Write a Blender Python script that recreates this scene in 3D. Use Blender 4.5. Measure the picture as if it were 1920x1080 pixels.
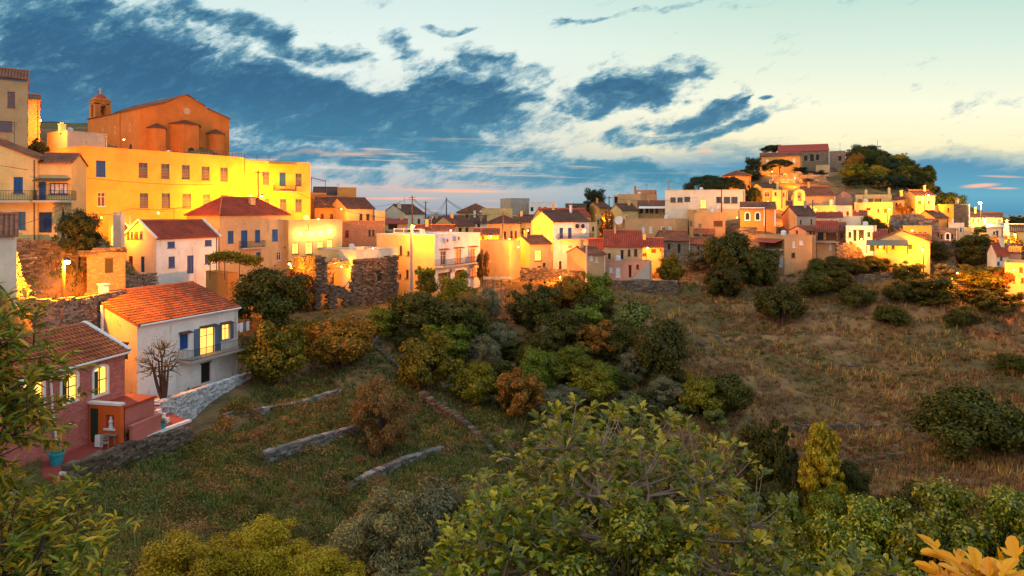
import bpy, math, random
import numpy as np
from mathutils import Vector
R = math.radians
sc = bpy.context.scene
for o in list(bpy.data.objects): bpy.data.objects.remove(o)
COL = sc.collection
HY, FP = 400.0, 1280.0           # eye-level row and focal length in photo pixels (used to read sizes off the photo)

# ------------------------------------------------------------ camera
cam = bpy.data.objects.new("camera", bpy.data.cameras.new("camera")); COL.objects.link(cam); sc.camera = cam
cam.data.sensor_width = 36; cam.data.lens = 24; cam.data.shift_y = -140/1920
cam.rotation_euler = (R(90), 0, 0); cam.location = (0, 0, 0)
cam.data.clip_start = 0.05; cam.data.clip_end = 90000
sc.render.resolution_x = 1920; sc.render.resolution_y = 1080
sc.view_settings.view_transform = 'Standard'; sc.view_settings.look = 'None'
sc.view_settings.gamma = 1; sc.view_settings.exposure = 0.2

# ------------------------------------------------------------ node helpers
def lin(c):
    return tuple(((v/255)/12.92 if v/255 <= .04045 else ((v/255+.055)/1.055)**2.4) for v in c)
class NT:
    def __init__(s, tree): s.t = tree; s.t.nodes.clear()
    def n(s, typ, **kw):
        nd = s.t.nodes.new(typ); ins = kw.pop('ins', {})
        for k, v in kw.items(): setattr(nd, k, v)
        for k, v in ins.items():
            sock = nd.inputs[k]
            if isinstance(v, bpy.types.NodeSocket): s.t.links.new(v, sock)
            else:
                try: sock.default_value = v
                except Exception: sock.default_value = tuple(v)+(1,)
        return nd
    def math(s, op, a, b=0.0, c=0.0, clamp=False):
        return s.n('ShaderNodeMath', operation=op, use_clamp=clamp, ins={0: a, 1: b, 2: c}).outputs[0]
    def mix(s, f, a, b, bt='MIX'):
        nd = s.n('ShaderNodeMix', data_type='RGBA', blend_type=bt, clamp_factor=True)
        for i, v in ((0, f), (6, a), (7, b)):
            if isinstance(v, bpy.types.NodeSocket): s.t.links.new(v, nd.inputs[i])
            elif i == 0: nd.inputs[0].default_value = v
            else: nd.inputs[i].default_value = tuple(v)+(1,) if len(v) == 3 else v
        return nd.outputs[2]
    def ramp(s, f, stops, interp='LINEAR'):
        nd = s.n('ShaderNodeValToRGB', ins={0: f}); cr = nd.color_ramp; cr.interpolation = interp
        while len(cr.elements) < len(stops): cr.elements.new(.5)
        for e, (p, c) in zip(cr.elements, stops):
            e.position = p; e.color = (c, c, c, 1) if isinstance(c, (int, float)) else tuple(c)+(1,)
        return nd.outputs[0]
    def rng(s, v, a, b, c=0., d=1., smooth=True):
        return s.n('ShaderNodeMapRange', interpolation_type='SMOOTHSTEP' if smooth else 'LINEAR',
                   ins={0: v, 1: a, 2: b, 3: c, 4: d}).outputs[0]
    def noise(s, vec, scale, detail=4, rough=.55, out=0, dist=0.):
        return s.n('ShaderNodeTexNoise', ins={'Vector': vec, 'Scale': scale, 'Detail': detail, 'Roughness': rough, 'Distortion': dist}).outputs[out]

# ------------------------------------------------------------ world: dusk sky with cloud bank
w = bpy.data.worlds.new("World"); sc.world = w; w.use_nodes = True
T = NT(w.node_tree)
tc = T.n('ShaderNodeTexCoord').outputs['Generated']
sx = T.n('ShaderNodeSeparateXYZ', ins={0: tc}).outputs
yy = T.math('MAXIMUM', sx[1], 0.12)
# azimuth / elevation tangents, scaled so that the numbers are easy to read
U = T.math('MULTIPLY_ADD', T.math('DIVIDE', sx[0], yy), 1280, 960)
V = T.math('MULTIPLY_ADD', T.math('DIVIDE', sx[2], yy), -1280, 400)
uv = T.n('ShaderNodeCombineXYZ', ins={0: U, 1: V, 2: 0.0}).outputs[0]
def rot_scale(vec, ang, sxy):
    return T.n('ShaderNodeMapping', vector_type='TEXTURE', ins={0: vec, 1: (0, 0, 0), 2: (0, 0, R(ang)), 3: (sxy[0], sxy[1], 1)}).outputs[0]
wv = T.n('ShaderNodeVectorMath', operation='SUBTRACT', ins={0: T.noise(rot_scale(uv, -8, (240, 110)), 1.0, 5, .6, 1), 1: (.5, .5, .5)}).outputs[0]
wv = T.n('ShaderNodeVectorMath', operation='MULTIPLY', ins={0: wv, 1: (330, 120, 0)}).outputs[0]
uvw = T.n('ShaderNodeVectorMath', operation='ADD', ins={0: uv, 1: wv}).outputs[0]
def blob(cx, cy, rx, ry, ang, st, vec=None, inner=0.25):
    m = T.n('ShaderNodeMapping', vector_type='TEXTURE', ins={0: vec or uvw, 1: (cx, cy, 0), 2: (0, 0, R(ang)), 3: (rx, ry, 1)}).outputs[0]
    l = T.n('ShaderNodeVectorMath', operation='LENGTH', ins={0: m}).outputs['Value']
    return T.rng(l, inner, 1.0, st, 0.0)
def total(bl, op='MAXIMUM'):
    r = bl[0]
    for b in bl[1:]: r = T.math(op, r, b)
    return r
vn = T.math('DIVIDE', V, 400)
base = T.ramp(T.rng(V, -500, 400, 0, 1, False), [(0, lin((96, 140, 160))), (.5, lin((182, 220, 210))), (.66, lin((222, 238, 220))),
        (.78, lin((252, 250, 220))), (.865, lin((255, 242, 196))), (.93, lin((186, 202, 200))), (1, lin((150, 180, 195)))])
leftcol = T.ramp(T.rng(V, -500, 400, 0, 1, False), [(0, lin((96, 140, 165))), (.5, lin((205, 230, 228))), (.66, lin((232, 244, 236))),
        (.8, lin((222, 230, 224))), (.88, lin((190, 205, 210))), (.95, lin((196, 190, 190))), (1, lin((150, 165, 180)))])
sky = T.mix(T.rng(U, 700, 1500), leftcol, base)
# low blue band along the right horizon
edge = T.math('ADD', V, T.math('MULTIPLY', T.math('SUBTRACT', T.noise(rot_scale(uvw, 2, (190, 34)), 1., 6, .65), .5), 95))
edge = T.math('SUBTRACT', edge, T.math('MULTIPLY', T.math('ABSOLUTE', T.math('SUBTRACT', U, 1450)), .035))
band = T.math('MULTIPLY', T.rng(edge, 252, 312), T.rng(U, 950, 1400))
sky = T.mix(T.math('MULTIPLY', band, .93), sky, T.ramp(T.rng(V, 260, 410, 0, 1, False), [(0, lin((70, 146, 172))), (.35, lin((58, 142, 180))), (.7, lin((96, 170, 196))), (1, lin((60, 140, 180)))]))
fbm = T.noise(rot_scale(uvw, -14, (150, 62)), 1.0, 7, .62)
fbm2 = T.noise(rot_scale(uv, -22, (46, 21)), 1.0, 6, .65)
dens = total([blob(250, 120, 620, 150, 14, 1.05), blob(640, 220, 520, 115, 9, 1.1), blob(60, 190, 560, 150, 0, 1.0), blob(880, 190, 250, 90, 12, .85), blob(480, 60, 330, 42, 16, .75),
      blob(60, 10, 330, 60, 10, .9), blob(780, 100, 200, 36, 22, .5), blob(940, 130, 170, 40, 25, .5)])
dens2 = total([blob(1190, 165, 190, 52, -16, .95), blob(1290, 215, 160, 46, -20, .8), blob(1090, 200, 110, 45, 10, .75),
      blob(1330, 235, 150, 30, -18, .85), blob(1220, 255, 180, 26, -4, .8), blob(1365, 186, 60, 13, -8, .9), blob(1436, 182, 24, 8, -8, .8, uv), blob(1150, 42, 130, 14, -14, .6), blob(1300, 12, 120, 13, -14, .42),
      blob(560, 300, 520, 40, 5, .75), blob(1000, 300, 330, 30, 4, .62), blob(1120, 330, 420, 50, 0, .7), blob(700, 345, 380, 18, 0, .45), blob(840, 48, 70, 16, -6, .6)])
dd = T.math('MAXIMUM', dens, dens2)
dd = T.math('ADD', dd, T.math('MULTIPLY', T.math('SUBTRACT', fbm, .5), 1.9))
dd = T.math('ADD', dd, T.math('MULTIPLY', T.math('SUBTRACT', fbm2, .5), 1.1))
cl = T.rng(dd, .16, .74)
thick = T.rng(dd, .4, 1.0)
ccol = T.mix(thick, lin((100, 158, 180)), T.mix(T.rng(V, 120, 380), lin((8, 86, 128)), lin((66, 140, 168))))
ccol = T.mix(T.rng(fbm2, .45, .72, 0, .28), ccol, lin((70, 142, 182)))
ccol = T.mix(T.math('MULTIPLY', T.rng(U, 900, 100), T.rng(V, 120, 300, 0, .35)), ccol, lin((40, 120, 172)))
fade = T.math('SUBTRACT', 1.0, T.rng(V, 330, 400, 0, .75))
sky = T.mix(T.math('MULTIPLY', T.math('MULTIPLY', cl, fade), .96), sky, ccol)
# pale and pink streaks low down, where the last light catches the cloud edges
st = T.rng(T.noise(rot_scale(uv, 1, (210, 11)), 1.0, 5, .6), .53, .68)
zone = T.math('MULTIPLY', T.rng(V, 235, 300), T.rng(U, 1500, 800))
sky = T.mix(T.math('MULTIPLY', T.math('MULTIPLY', st, zone), .6), sky, T.mix(T.rng(V, 310, 365), lin((250, 226, 196)), lin((252, 176, 150))))
pk = total([blob(860, 358, 130, 4.5, 1, 1., uv), blob(760, 372, 90, 4, 0, .8, uv), blob(1838, 348, 48, 5.5, -4, 1., uv), blob(1880, 353, 40, 3, 0, .8, uv), blob(1880, 331, 60, 3, 2, .6, uv),
      blob(620, 296, 200, 9, 3, .35, uvw), blob(1322, 283, 18, 5, 0, .8, uv)])
sky = T.mix(pk, sky, lin((252, 190, 160)))
# behind the viewer: unseen sky, brightened as fill for the facades
sky = T.mix(T.rng(sx[1], -.05, .3), (.98, 1.06, 1.12), sky)
sky = T.mix(T.rng(sx[2], -.02, -.12), sky, (.02, .025, .03))
nish = T.n('ShaderNodeTexSky', sky_type='NISHITA'); nish.sun_disc = False; nish.sun_elevation = R(16); nish.sun_rotation = R(-107)
bg1 = T.n('ShaderNodeBackground', ins={0: sky, 1: 0.89}).outputs[0]
bg2 = T.n('ShaderNodeBackground', ins={0: nish.outputs[0], 1: 0.003}).outputs[0]
T.n('ShaderNodeOutputWorld', ins={0: T.n('ShaderNodeAddShader', ins={0: bg1, 1: bg2}).outputs[0]})

# warm low glow raking in from the left
sd = bpy.data.lights.new("sun", 'SUN'); sd.energy = 1.25; sd.angle = R(28); sd.color = (1, .62, .26)
so = bpy.data.objects.new("sun", sd); COL.objects.link(so)
so.rotation_euler = Vector((math.cos(R(17))*.96, math.sin(R(17)), -.3)).to_track_quat('-Z', 'Y').to_euler()

# ------------------------------------------------------------ materials
MATS = {}
def mat(name):
    m = bpy.data.materials.new(name); m.use_nodes = True; MATS[name] = m; return m, NT(m.node_tree)
def finish(t, col, rough=.85, bump=None, bstr=.4, bdist=.05, spec=.3, em=None, ems=0., metal=0., sub=None):
    ins = {'Base Color': col, 'Roughness': rough, 'Specular IOR Level': spec, 'Metallic': metal}
    if bump is not None: ins['Normal'] = t.n('ShaderNodeBump', ins={'Height': bump, 'Strength': bstr, 'Distance': bdist}).outputs[0]
    if em is not None: ins['Emission Color'] = em; ins['Emission Strength'] = ems
    p = t.n('ShaderNodeBsdfPrincipled', ins=ins).outputs[0]
    if sub is not None:
        tr = t.n('ShaderNodeBsdfTranslucent', ins={0: col}).outputs[0]
        p = t.n('ShaderNodeMixShader', ins={0: sub, 1: p, 2: tr}).outputs[0]
    t.n('ShaderNodeOutputMaterial', ins={0: p})
def pos(t): return t.n('ShaderNodeNewGeometry').outputs['Position']
def isl(t): return t.n('ShaderNodeNewGeometry').outputs['Random Per Island']
def stretch(t, v, s): return t.n('ShaderNodeMapping', ins={0: v, 3: s}).outputs[0]
def plaster(name, c, dirt=(.22, .17, .12), amt=.35, rough_=.5):
    m, t = mat(name); p = pos(t)
    a = t.noise(p, .45, 6, .65); b = t.noise(stretch(t, p, (1.6, 1.6, .25)), 1.0, 5, .6); g = t.noise(p, 7, 4, .6)
    col = t.mix(t.rng(a, .35, .65, 0, .7), c, tuple(x*.74 for x in c)); col = t.mix(t.rng(t.noise(p, 1.7, 6, .75, dist=.8), .6, .68, 0, amt*.9), col, dirt)
    col = t.mix(t.math('MULTIPLY', t.rng(b, .55, .78), amt), col, dirt)
    col = t.mix(t.rng(g, .4, .75, 0, .14), col, tuple(x*.6 for x in c))
    finish(t, col, .9, t.math('ADD', g, t.math('MULTIPLY', a, 1.5)), rough_, .03)
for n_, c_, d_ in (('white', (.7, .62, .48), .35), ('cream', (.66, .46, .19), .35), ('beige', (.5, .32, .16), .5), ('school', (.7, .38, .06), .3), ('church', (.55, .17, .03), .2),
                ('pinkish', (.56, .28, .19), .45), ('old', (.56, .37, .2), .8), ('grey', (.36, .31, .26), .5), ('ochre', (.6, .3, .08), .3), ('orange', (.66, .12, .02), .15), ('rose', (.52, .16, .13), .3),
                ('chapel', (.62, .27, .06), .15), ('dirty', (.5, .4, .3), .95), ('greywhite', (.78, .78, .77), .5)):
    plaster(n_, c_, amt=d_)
def bricky(name, c1, c2, mortar, sc_, bs=1.0, dist_=.05):
    m, t = mat(name); p = pos(t)
    wob = t.n('ShaderNodeVectorMath', operation='ADD', ins={0: p, 1: t.n('ShaderNodeVectorMath', operation='SCALE', ins={0: t.noise(p, 1.7, 3, .5, 1), 'Scale': .35}).outputs[0]}).outputs[0]
    v = stretch(t, wob, sc_)
    vo = t.n('ShaderNodeTexVoronoi', ins={'Vector': v, 'Scale': 1.0})
    ed = t.n('ShaderNodeTexVoronoi', feature='DISTANCE_TO_EDGE', ins={'Vector': v, 'Scale': 1.0}).outputs[0]
    r_ = t.n('ShaderNodeSeparateColor', ins={0: vo.outputs['Color']}).outputs[0]
    col = t.mix(r_, c1, c2)
    col = t.mix(t.rng(t.noise(p, 3, 5, .65), .35, .8, 0, .5), col, tuple(x*.45 for x in c1))
    col = t.mix(t.rng(ed, .0, .07, 1, 0), col, mortar)
    h = t.math('ADD', t.rng(ed, 0, .16, 0, 1), t.math('MULTIPLY', t.noise(p, 12, 4, .6), .5))
    finish(t, col, .92, h, bs, dist_)
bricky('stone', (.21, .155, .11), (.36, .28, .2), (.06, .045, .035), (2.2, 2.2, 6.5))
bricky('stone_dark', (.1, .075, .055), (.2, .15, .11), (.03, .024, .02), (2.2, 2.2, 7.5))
bricky('pinkstone', (.48, .14, .12), (.58, .19, .16), (.34, .1, .085), (2.0, 2.0, 9.0), .55, .03)
bricky('redstone', (.42, .18, .09), (.5, .25, .13), (.25, .12, .08), (2.4, 2.4, 6.0), .6, .03)
def islmat(name, c1, c2, c3=None, rough=.9, bump=True, sub=None, spec=.3):
    m, t = mat(name); r_ = isl(t); p = pos(t)
    col = t.ramp(r_, [(0, c1), (.6, c2), (1, c3 or c2)])
    col = t.mix(t.rng(t.noise(p, 5, 4), .35, .75, 0, .45), col, tuple(x*.5 for x in c1))
    finish(t, col, rough, t.noise(p, 14, 4) if bump else None, .6, .03, sub=sub, spec=spec)
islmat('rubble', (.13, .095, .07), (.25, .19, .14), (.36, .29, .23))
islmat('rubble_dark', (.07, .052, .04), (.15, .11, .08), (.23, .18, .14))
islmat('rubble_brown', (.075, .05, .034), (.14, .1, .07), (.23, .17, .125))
islmat('rubble_white', (.32, .33, .36), (.62, .63, .66), (.76, .76, .78))
islmat('rubble_grey', (.1, .09, .085), (.2, .185, .175), (.33, .32, .31))
# roof tiles: u along the eave, v up the slope, both in metres
def tiles(name, c1, c2, dark):
    m, t = mat(name); q = t.n('ShaderNodeSeparateXYZ', ins={0: t.n('ShaderNodeUVMap', uv_map='UVMap').outputs[0]}).outputs
    cu = t.math('DIVIDE', q[0], .3); cv = t.math('DIVIDE', q[1], .42)
    cell = t.n('ShaderNodeCombineXYZ', ins={0: t.math('FLOOR', cu), 1: t.math('FLOOR', cv), 2: 0.}).outputs[0]
    rn = t.n('ShaderNodeTexWhiteNoise', ins={0: cell}).outputs[0]
    p = pos(t); big = t.noise(p, .5, 5, .6)
    col = t.mix(rn, c1, c2)
    col = t.mix(t.rng(big, .42, .66, 0, .7), col, dark); col = t.mix(t.rng(t.noise(p, 1.6, 5, .7), .55, .7, 0, .5), col, (.2, .16, .08))
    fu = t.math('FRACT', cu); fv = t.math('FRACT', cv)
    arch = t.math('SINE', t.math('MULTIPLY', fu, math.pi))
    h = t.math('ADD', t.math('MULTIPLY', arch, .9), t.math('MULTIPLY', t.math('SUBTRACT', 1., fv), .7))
    col = t.mix(t.rng(arch, .7, .0, 0, .85), col, tuple(x*.3 for x in dark))  # shade of the grooves between tiles painted into the colour
    col = t.mix(t.rng(fv, .72, 1., 0, .75), col, tuple(x*.4 for x in dark))  # step shading of each tile row painted in
    finish(t, col, .85, h, .9, .09)
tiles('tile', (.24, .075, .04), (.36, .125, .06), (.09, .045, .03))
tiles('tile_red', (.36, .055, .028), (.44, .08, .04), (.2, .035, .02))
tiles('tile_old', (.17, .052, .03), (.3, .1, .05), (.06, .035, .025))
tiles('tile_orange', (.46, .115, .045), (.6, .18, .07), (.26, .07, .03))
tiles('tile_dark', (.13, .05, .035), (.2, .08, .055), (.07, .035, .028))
def flat(name, c, rough=.6, spec=.4, metal=0., em=None, ems=0., var=.25):
    m, t = mat(name)
    col = t.mix(t.rng(t.noise(pos(t), 3.5, 4), .35, .75, 0, var), c, tuple(x*.5 for x in c))
    finish(t, col, rough, None, spec=spec, metal=metal, em=em, ems=ems)
for n_, c_ in (('blue', (.012, .085, .3)), ('darkblue', (.012, .03, .1)), ('green', (.015, .07, .045)), ('brown', (.1, .04, .022)), ('whitepaint', (.72, .72, .72)), ('darkgreen', (.01, .035, .02)), ('bluegrey', (.09, .15, .24)),
               ('wood', (.2, .085, .035)), ('iron', (.025, .022, .022)), ('redpaint', (.4, .03, .02)), ('terracotta', (.4, .12, .05)), ('turquoise', (.02, .3, .4)), ('cloth', (.62, .58, .62)),
               ('concrete', (.38, .35, .31)), ('bark', (.07, .045, .03)), ('palebark', (.24, .185, .145)), ('shuttergrey', (.17, .15, .12)), ('paneblue', (.04, .06, .09)), ('redroof', (.33, .045, .025)), ('reed', (.4, .29, .17)), ('dark', (.012, .01, .009)), ('greywood', (.2, .17, .15)), ('tin', (.2, .17, .14)), ('redfloor', (.3, .06, .05))):
    flat(n_, c_)
flat('glass', (.02, .028, .035), .08, .8, var=0)
flat('lit', (.8, .5, .15), .6, em=(1, .47, .07), ems=1.9, var=0)
flat('litred', (.5, .15, .05), .6, em=(1, .2, .04), ems=.8, var=0)
flat('bulb', (1, .8, .4), .5, em=(1, .6, .12), ems=30, var=0)
flat('bulbwhite', (1, .9, .7), .5, em=(1, .85, .5), ems=60, var=0)
flat('metal', (.3, .3, .3), .35, .5, .9)
def leafm(name, c1, c2, c3, sub=.25, spec=.25, rough=.6):
    m, t = mat(name); r_ = isl(t)
    col = t.ramp(r_, [(0, c1), (.55, c2), (1, c3)])
    o = t.n('ShaderNodeObjectInfo').outputs['Random']
    col = t.n('ShaderNodeHueSaturation', ins={0: t.math('MULTIPLY_ADD', o, .03, .485), 1: 1.0, 2: t.math('MULTIPLY_ADD', o, .3, .88), 4: col}).outputs[0]
    finish(t, col, rough, None, spec=spec, sub=sub)
leafm('leaf_dark', (.03, .036, .006), (.06, .066, .008), (.12, .1, .01))
leafm('leaf_citrus', (.07, .08, .005), (.15, .13, .006), (.32, .22, .01))
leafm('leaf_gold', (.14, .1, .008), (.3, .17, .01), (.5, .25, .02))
leafm('leaf_olive', (.09, .1, .05), (.16, .165, .085), (.28, .25, .13))
leafm('leaf_olivegold', (.13, .1, .03), (.27, .18, .05), (.42, .23, .05))
leafm('leaf_olivenear', (.1, .11, .05), (.19, .18, .09), (.46, .29, .08))
leafm('leaf_pine', (.012, .028, .012), (.025, .042, .014), (.05, .06, .015))
leafm('leaf_green', (.06, .1, .008), (.13, .17, .012), (.26, .28, .02))
leafm('leaf_fig', (.05, .085, .004), (.17, .21, .007), (.55, .45, .014), .35, .6, .32)
leafm('leaf_willow', (.09, .13, .012), (.22, .24, .016), (.62, .36, .03), .3, .45, .4)
leafm('leaf_yellow', (.24, .2, .008), (.4, .3, .01), (.55, .4, .02))
leafm('leaf_lamplit', (.6, .26, .006), (.76, .38, .01), (.85, .46, .015), .3, .4, .4)  # orange light of a street lamp put into the leaf colour
leafm('leaf_rust', (.13, .055, .012), (.26, .1, .015), (.34, .16, .02))
leafm('weed_green', (.055, .09, .02), (.12, .16, .035), (.27, .25, .06))
leafm('weed_dry', (.15, .075, .03), (.27, .14, .055), (.4, .23, .09))
leafm('weed_gold', (.34, .19, .045), (.48, .28, .07), (.6, .38, .11))
leafm('flower', (.3, .02, .02), (.2, .06, .03), (.05, .12, .02))
# hillside ground
m, t = mat('ground'); p = pos(t)
a = t.noise(p, .06, 5, .6); b = t.noise(p, .35, 6, .65, dist=.6); c = t.noise(p, 2.5, 6, .7); s_ = t.noise(stretch(t, p, (.4, .4, 2.6)), 1., 5, .65)
col = t.mix(t.rng(b, .35, .65), (.12, .072, .04), (.3, .18, .085))
col = t.mix(t.rng(a, .42, .6, 0, .75), col, (.085, .085, .03))
col = t.mix(t.rng(s_, .52, .7, 0, .6), col, (.07, .042, .03))
col = t.mix(t.rng(c, .5, .75, 0, .6), col, (.24, .16, .09))
col = t.mix(t.rng(t.noise(p, 1.1, 5, .7), .55, .75, 0, .6), col, (.035, .04, .018))
finish(t, col, .95, t.math('ADD', c, t.math('MULTIPLY', b, 2.)), 1., .15, spec=.1)
m, t = mat('paving'); p = pos(t)
finish(t, t.mix(t.rng(t.noise(p, 1.3, 6, .7), .35, .7), (.26, .21, .16), (.36, .3, .23)), .9, t.noise(p, 6, 5), .5, .04)
m, t = mat('sea'); p = pos(t)
finish(t, (.015, .11, .2), .35, t.noise(p, .01, 5), .3, 3, em=(.01, .1, .2), ems=.0)
m, t = mat('farhill'); p = pos(t)
finish(t, t.mix(t.rng(t.noise(p, .12, 6, .7), .4, .65), (.03, .035, .018), (.08, .06, .035)), .95, t.noise(p, .4, 6), 1, .8)
# ------------------------------------------------------------ geometry helpers
def P(px, py, Y): return Vector(((px-960)/FP*Y, Y, (HY-py)/FP*Y))
def Z(py, Y): return (HY-py)/FP*Y
class MB:
    def __init__(s): s.v = []; s.f = []; s.uv = None
    def add(s, vs, fs):
        o = len(s.v); s.v += [tuple(v) for v in vs]; s.f += [tuple(i+o for i in f) for f in fs]; return s
    def box(s, c, size, ux=(1, 0, 0), uy=(0, 1, 0), uz=(0, 0, 1), jit=0, rnd=None):
        c = Vector(c); X = Vector(ux)*size[0]/2; Y_ = Vector(uy)*size[1]/2; Z_ = Vector(uz)*size[2]/2; vs = []
        for k in range(8):
            p = c+X*(1 if k & 1 else -1)+Y_*(1 if k & 2 else -1)+Z_*(1 if k & 4 else -1)
            if jit: p = p+Vector((rnd.uniform(-jit, jit), rnd.uniform(-jit, jit), rnd.uniform(-jit, jit)))
            vs.append(p)
        return s.add(vs, [(0, 2, 3, 1), (4, 5, 7, 6), (0, 1, 5, 4), (2, 6, 7, 3), (0, 4, 6, 2), (1, 3, 7, 5)])
    def quad(s, a, b, c, d): return s.add([a, b, c, d], [(0, 1, 2, 3)])
    def tube(s, pts, rad, n=6, cap=True):
        pts = [Vector(p) for p in pts]; rad = rad if isinstance(rad, (list, tuple)) else [rad]*len(pts); vs = []; fs = []
        for i, p in enumerate(pts):
            d = (pts[min(i+1, len(pts)-1)]-pts[max(i-1, 0)]).normalized()
            a = d.cross(Vector((0, 0, 1)) if abs(d.z) < .9 else Vector((1, 0, 0))).normalized(); b = d.cross(a)
            vs += [p+(a*math.cos(2*math.pi*k/n)+b*math.sin(2*math.pi*k/n))*rad[i] for k in range(n)]
        for i in range(len(pts)-1):
            for k in range(n): fs.append((i*n+k, i*n+(k+1) % n, (i+1)*n+(k+1) % n, (i+1)*n+k))
        if cap: fs.append(tuple(range(n-1, -1, -1))); fs.append(tuple((len(pts)-1)*n+k for k in range(n)))
        return s.add(vs, fs)
    def lathe(s, c, prof, n=12):
        c = Vector(c); m_ = len(prof)
        vs = [c+Vector((r*math.cos(2*math.pi*k/n), r*math.sin(2*math.pi*k/n), z)) for r, z in prof for k in range(n)]
        fs = [(i*n+k, i*n+(k+1) % n, (i+1)*n+(k+1) % n, (i+1)*n+k) for i in range(m_-1) for k in range(n)]
        return s.add(vs, fs+[tuple(range(n-1, -1, -1)), tuple((m_-1)*n+k for k in range(n))])
    def prism(s, poly, ext):
        n = len(poly); ext = Vector(ext); vs = [Vector(p) for p in poly]; vs += [p+ext for p in vs]
        return s.add(vs, [tuple(range(n)), tuple(range(2*n-1, n-1, -1))]+[(i, i+n, (i+1) % n+n, (i+1) % n) for i in range(n)])
def mesh_np(name, V_, F_, m=None, smooth=False):
    me = bpy.data.meshes.new(name); V_ = np.asarray(V_, dtype=np.float32); F_ = np.asarray(F_, dtype=np.int32); k = F_.shape[1]
    me.vertices.add(len(V_)); me.vertices.foreach_set('co', V_.ravel()); me.loops.add(F_.size); me.loops.foreach_set('vertex_index', F_.ravel())
    me.polygons.add(len(F_)); me.polygons.foreach_set('loop_start', np.arange(0, F_.size, k, dtype=np.int32)); me.polygons.foreach_set('loop_total', np.full(len(F_), k, dtype=np.int32))
    if smooth: me.polygons.foreach_set('use_smooth', np.ones(len(F_), dtype=bool))
    me.update(calc_edges=True)
    if m: me.materials.append(MATS[m])
    return me
def link(name, me, parent=None, loc=(0, 0, 0)):
    o = bpy.data.objects.new(name, me); COL.objects.link(o); o.location = loc
    if parent: o.parent = parent
    return o
ORG = {}
def tag(o, label=None, cat=None, group=None, kind=None):
    for k, v in (('label', label), ('category', cat), ('group', group), ('kind', kind)):
        if v: o[k] = v
    return o
def thing(name, loc, label, cat, group=None):
    o = link(name, None, None, loc); o.empty_display_size = .3; ORG[o.name] = Vector(loc); return tag(o, label, cat, group)
def part(name, mb, m, parent, uvf=None, smooth=False):
    """mesh in world coordinates -> child of a thing (or of a part of it)"""
    org = ORG[parent.name]
    me = bpy.data.meshes.new(name); me.from_pydata([tuple(Vector(v)-org) for v in mb.v], [], mb.f); me.materials.append(MATS[m])
    if mb.uv:
        ul = me.uv_layers.new(name='UVMap')
        for li, uv_ in enumerate(mb.uv): ul.data[li].uv = uv_
    if smooth:
        for p_ in me.polygons: p_.use_smooth = True
    o = link(name, me, parent); ORG[o.name] = org; return o
def single(name, mb, m, label, cat, group=None, kind=None, loc=None, smooth=False):
    """a thing that is one mesh"""
    org = Vector(loc) if loc is not None else (Vector(mb.v[0]) if not kind == 'structure' else Vector((0, 0, 0)))
    me = bpy.data.meshes.new(name); me.from_pydata([tuple(Vector(v)-org) for v in mb.v], [], mb.f); me.materials.append(MATS[m])
    if smooth:
        for p_ in me.polygons: p_.use_smooth = True
    o = link(name, me, None, org); ORG[o.name] = org; return tag(o, label, cat, group, kind)
def vary(o, m_):
    pass

# ------------------------------------------------------------ houses: measurements read off the photo
HS = []
def h(name, label, cat, A, B, top, base, **k):
    if 'sl' in k and not k.get('fix'):
        best = None
        for i in range(120):
            yb = A[1]*(1+i*.006); ax = (A[0]-960)/FP*A[1]; dx = (B[0]-960)/FP*yb-ax; dy = yb-A[1]; l_ = math.hypot(dx, dy)
            mx, my = -dy/l_, dx/l_; u_ = (k['sl']-960)/FP; den = mx-u_*my
            if den > -1e-3: continue
            e = abs((u_*A[1]-ax)/den-k.get('D', 7.))+.25*max(0, l_-14)
            if best is None or e < best[0]: best = (e, yb)
        if best: B = (B[0], best[1])
    elif not ('sl' in k or 'sr' in k or k.get('fix')):
        uA, uB = (A[0]-960)/FP, (B[0]-960)/FP; u_ = uA if uA+uB > 0 else uB; B = (B[0], A[1]*(1+u_*uA)/(1+u_*uB))
    d = dict(name=name, label=label, cat=cat, A=A, B=B, top=top, base=base); d.update(k)
    a = Vector(((A[0]-960)/FP*A[1], A[1], 0)); b = Vector(((B[0]-960)/FP*B[1], B[1], 0)); ab = (b-a); L = ab.length; d1 = ab/L; mm = Vector((-d1.y, d1.x, 0))
    D = k.get('D', 7.)
    for key, q in (('sl', a), ('sr', b)):
        if key in k:
            u_ = (k[key]-960)/FP; den = mm.x-u_*mm.y; D = (u_*q.y-q.x)/den if abs(den) > 1e-4 else 7.
            if not 1 < D < 60: print('BAD SIDE', label, key, D); D = min(max(abs(D), 4), 14)
    d.update(a=a, b=b, L=L, d=d1, m=mm, D=D, z1=Z(top, A[1]), z0=Z(base, A[1])); HS.append(d)
Wn, Cr = 'white', 'cream'
# --- far left
h('tall_house', 'tall beige house cut by the left edge, red framed window high up', 'house', (-70, 76), (52, 81), 136, 292, D=9, roof='g', rise=1.6, wm='beige', rm='tile', band='bluegrey', w='f 14 172 28 201 R;f -4 227 23 246 R', trim='f 12 170 30 203')
h('stone_tower', 'floodlit stone gable end beside the tall beige house', 'building', (53, 96), (75, 99), 186, 252, D=8, roof='g', rise=1.2, wm='redstone', rm='tile')
h('balcony_house', 'cream house with long balcony and blue shutters at left edge', 'house', (-150, 65), (70, 66), 296, 449, D=4, fix=1, roof='e', rise=2.1, balc=[(-120, 70, 376, 1.3)], wm='cream', rm='tile', w='f 25 332 43 362 b;f 24 397 48 430 G;f -20 397 5 418 G')
h('house_annex', 'annex with glazed room and awning, right of the blue shuttered house', 'house', (70, 66.3), (134, 67), 303, 449, D=4, fix=1, roof='g', rise=.9, wm='cream', rm='tile', balc=[(71, 144, 376, 1.3)], awn=[('f', 69, 133, 334, 1.1, 'brown', 0)], w='f 93 343 127 364 M;f 72 341 86 375 B;f 72 398 97 436 N')
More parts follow.
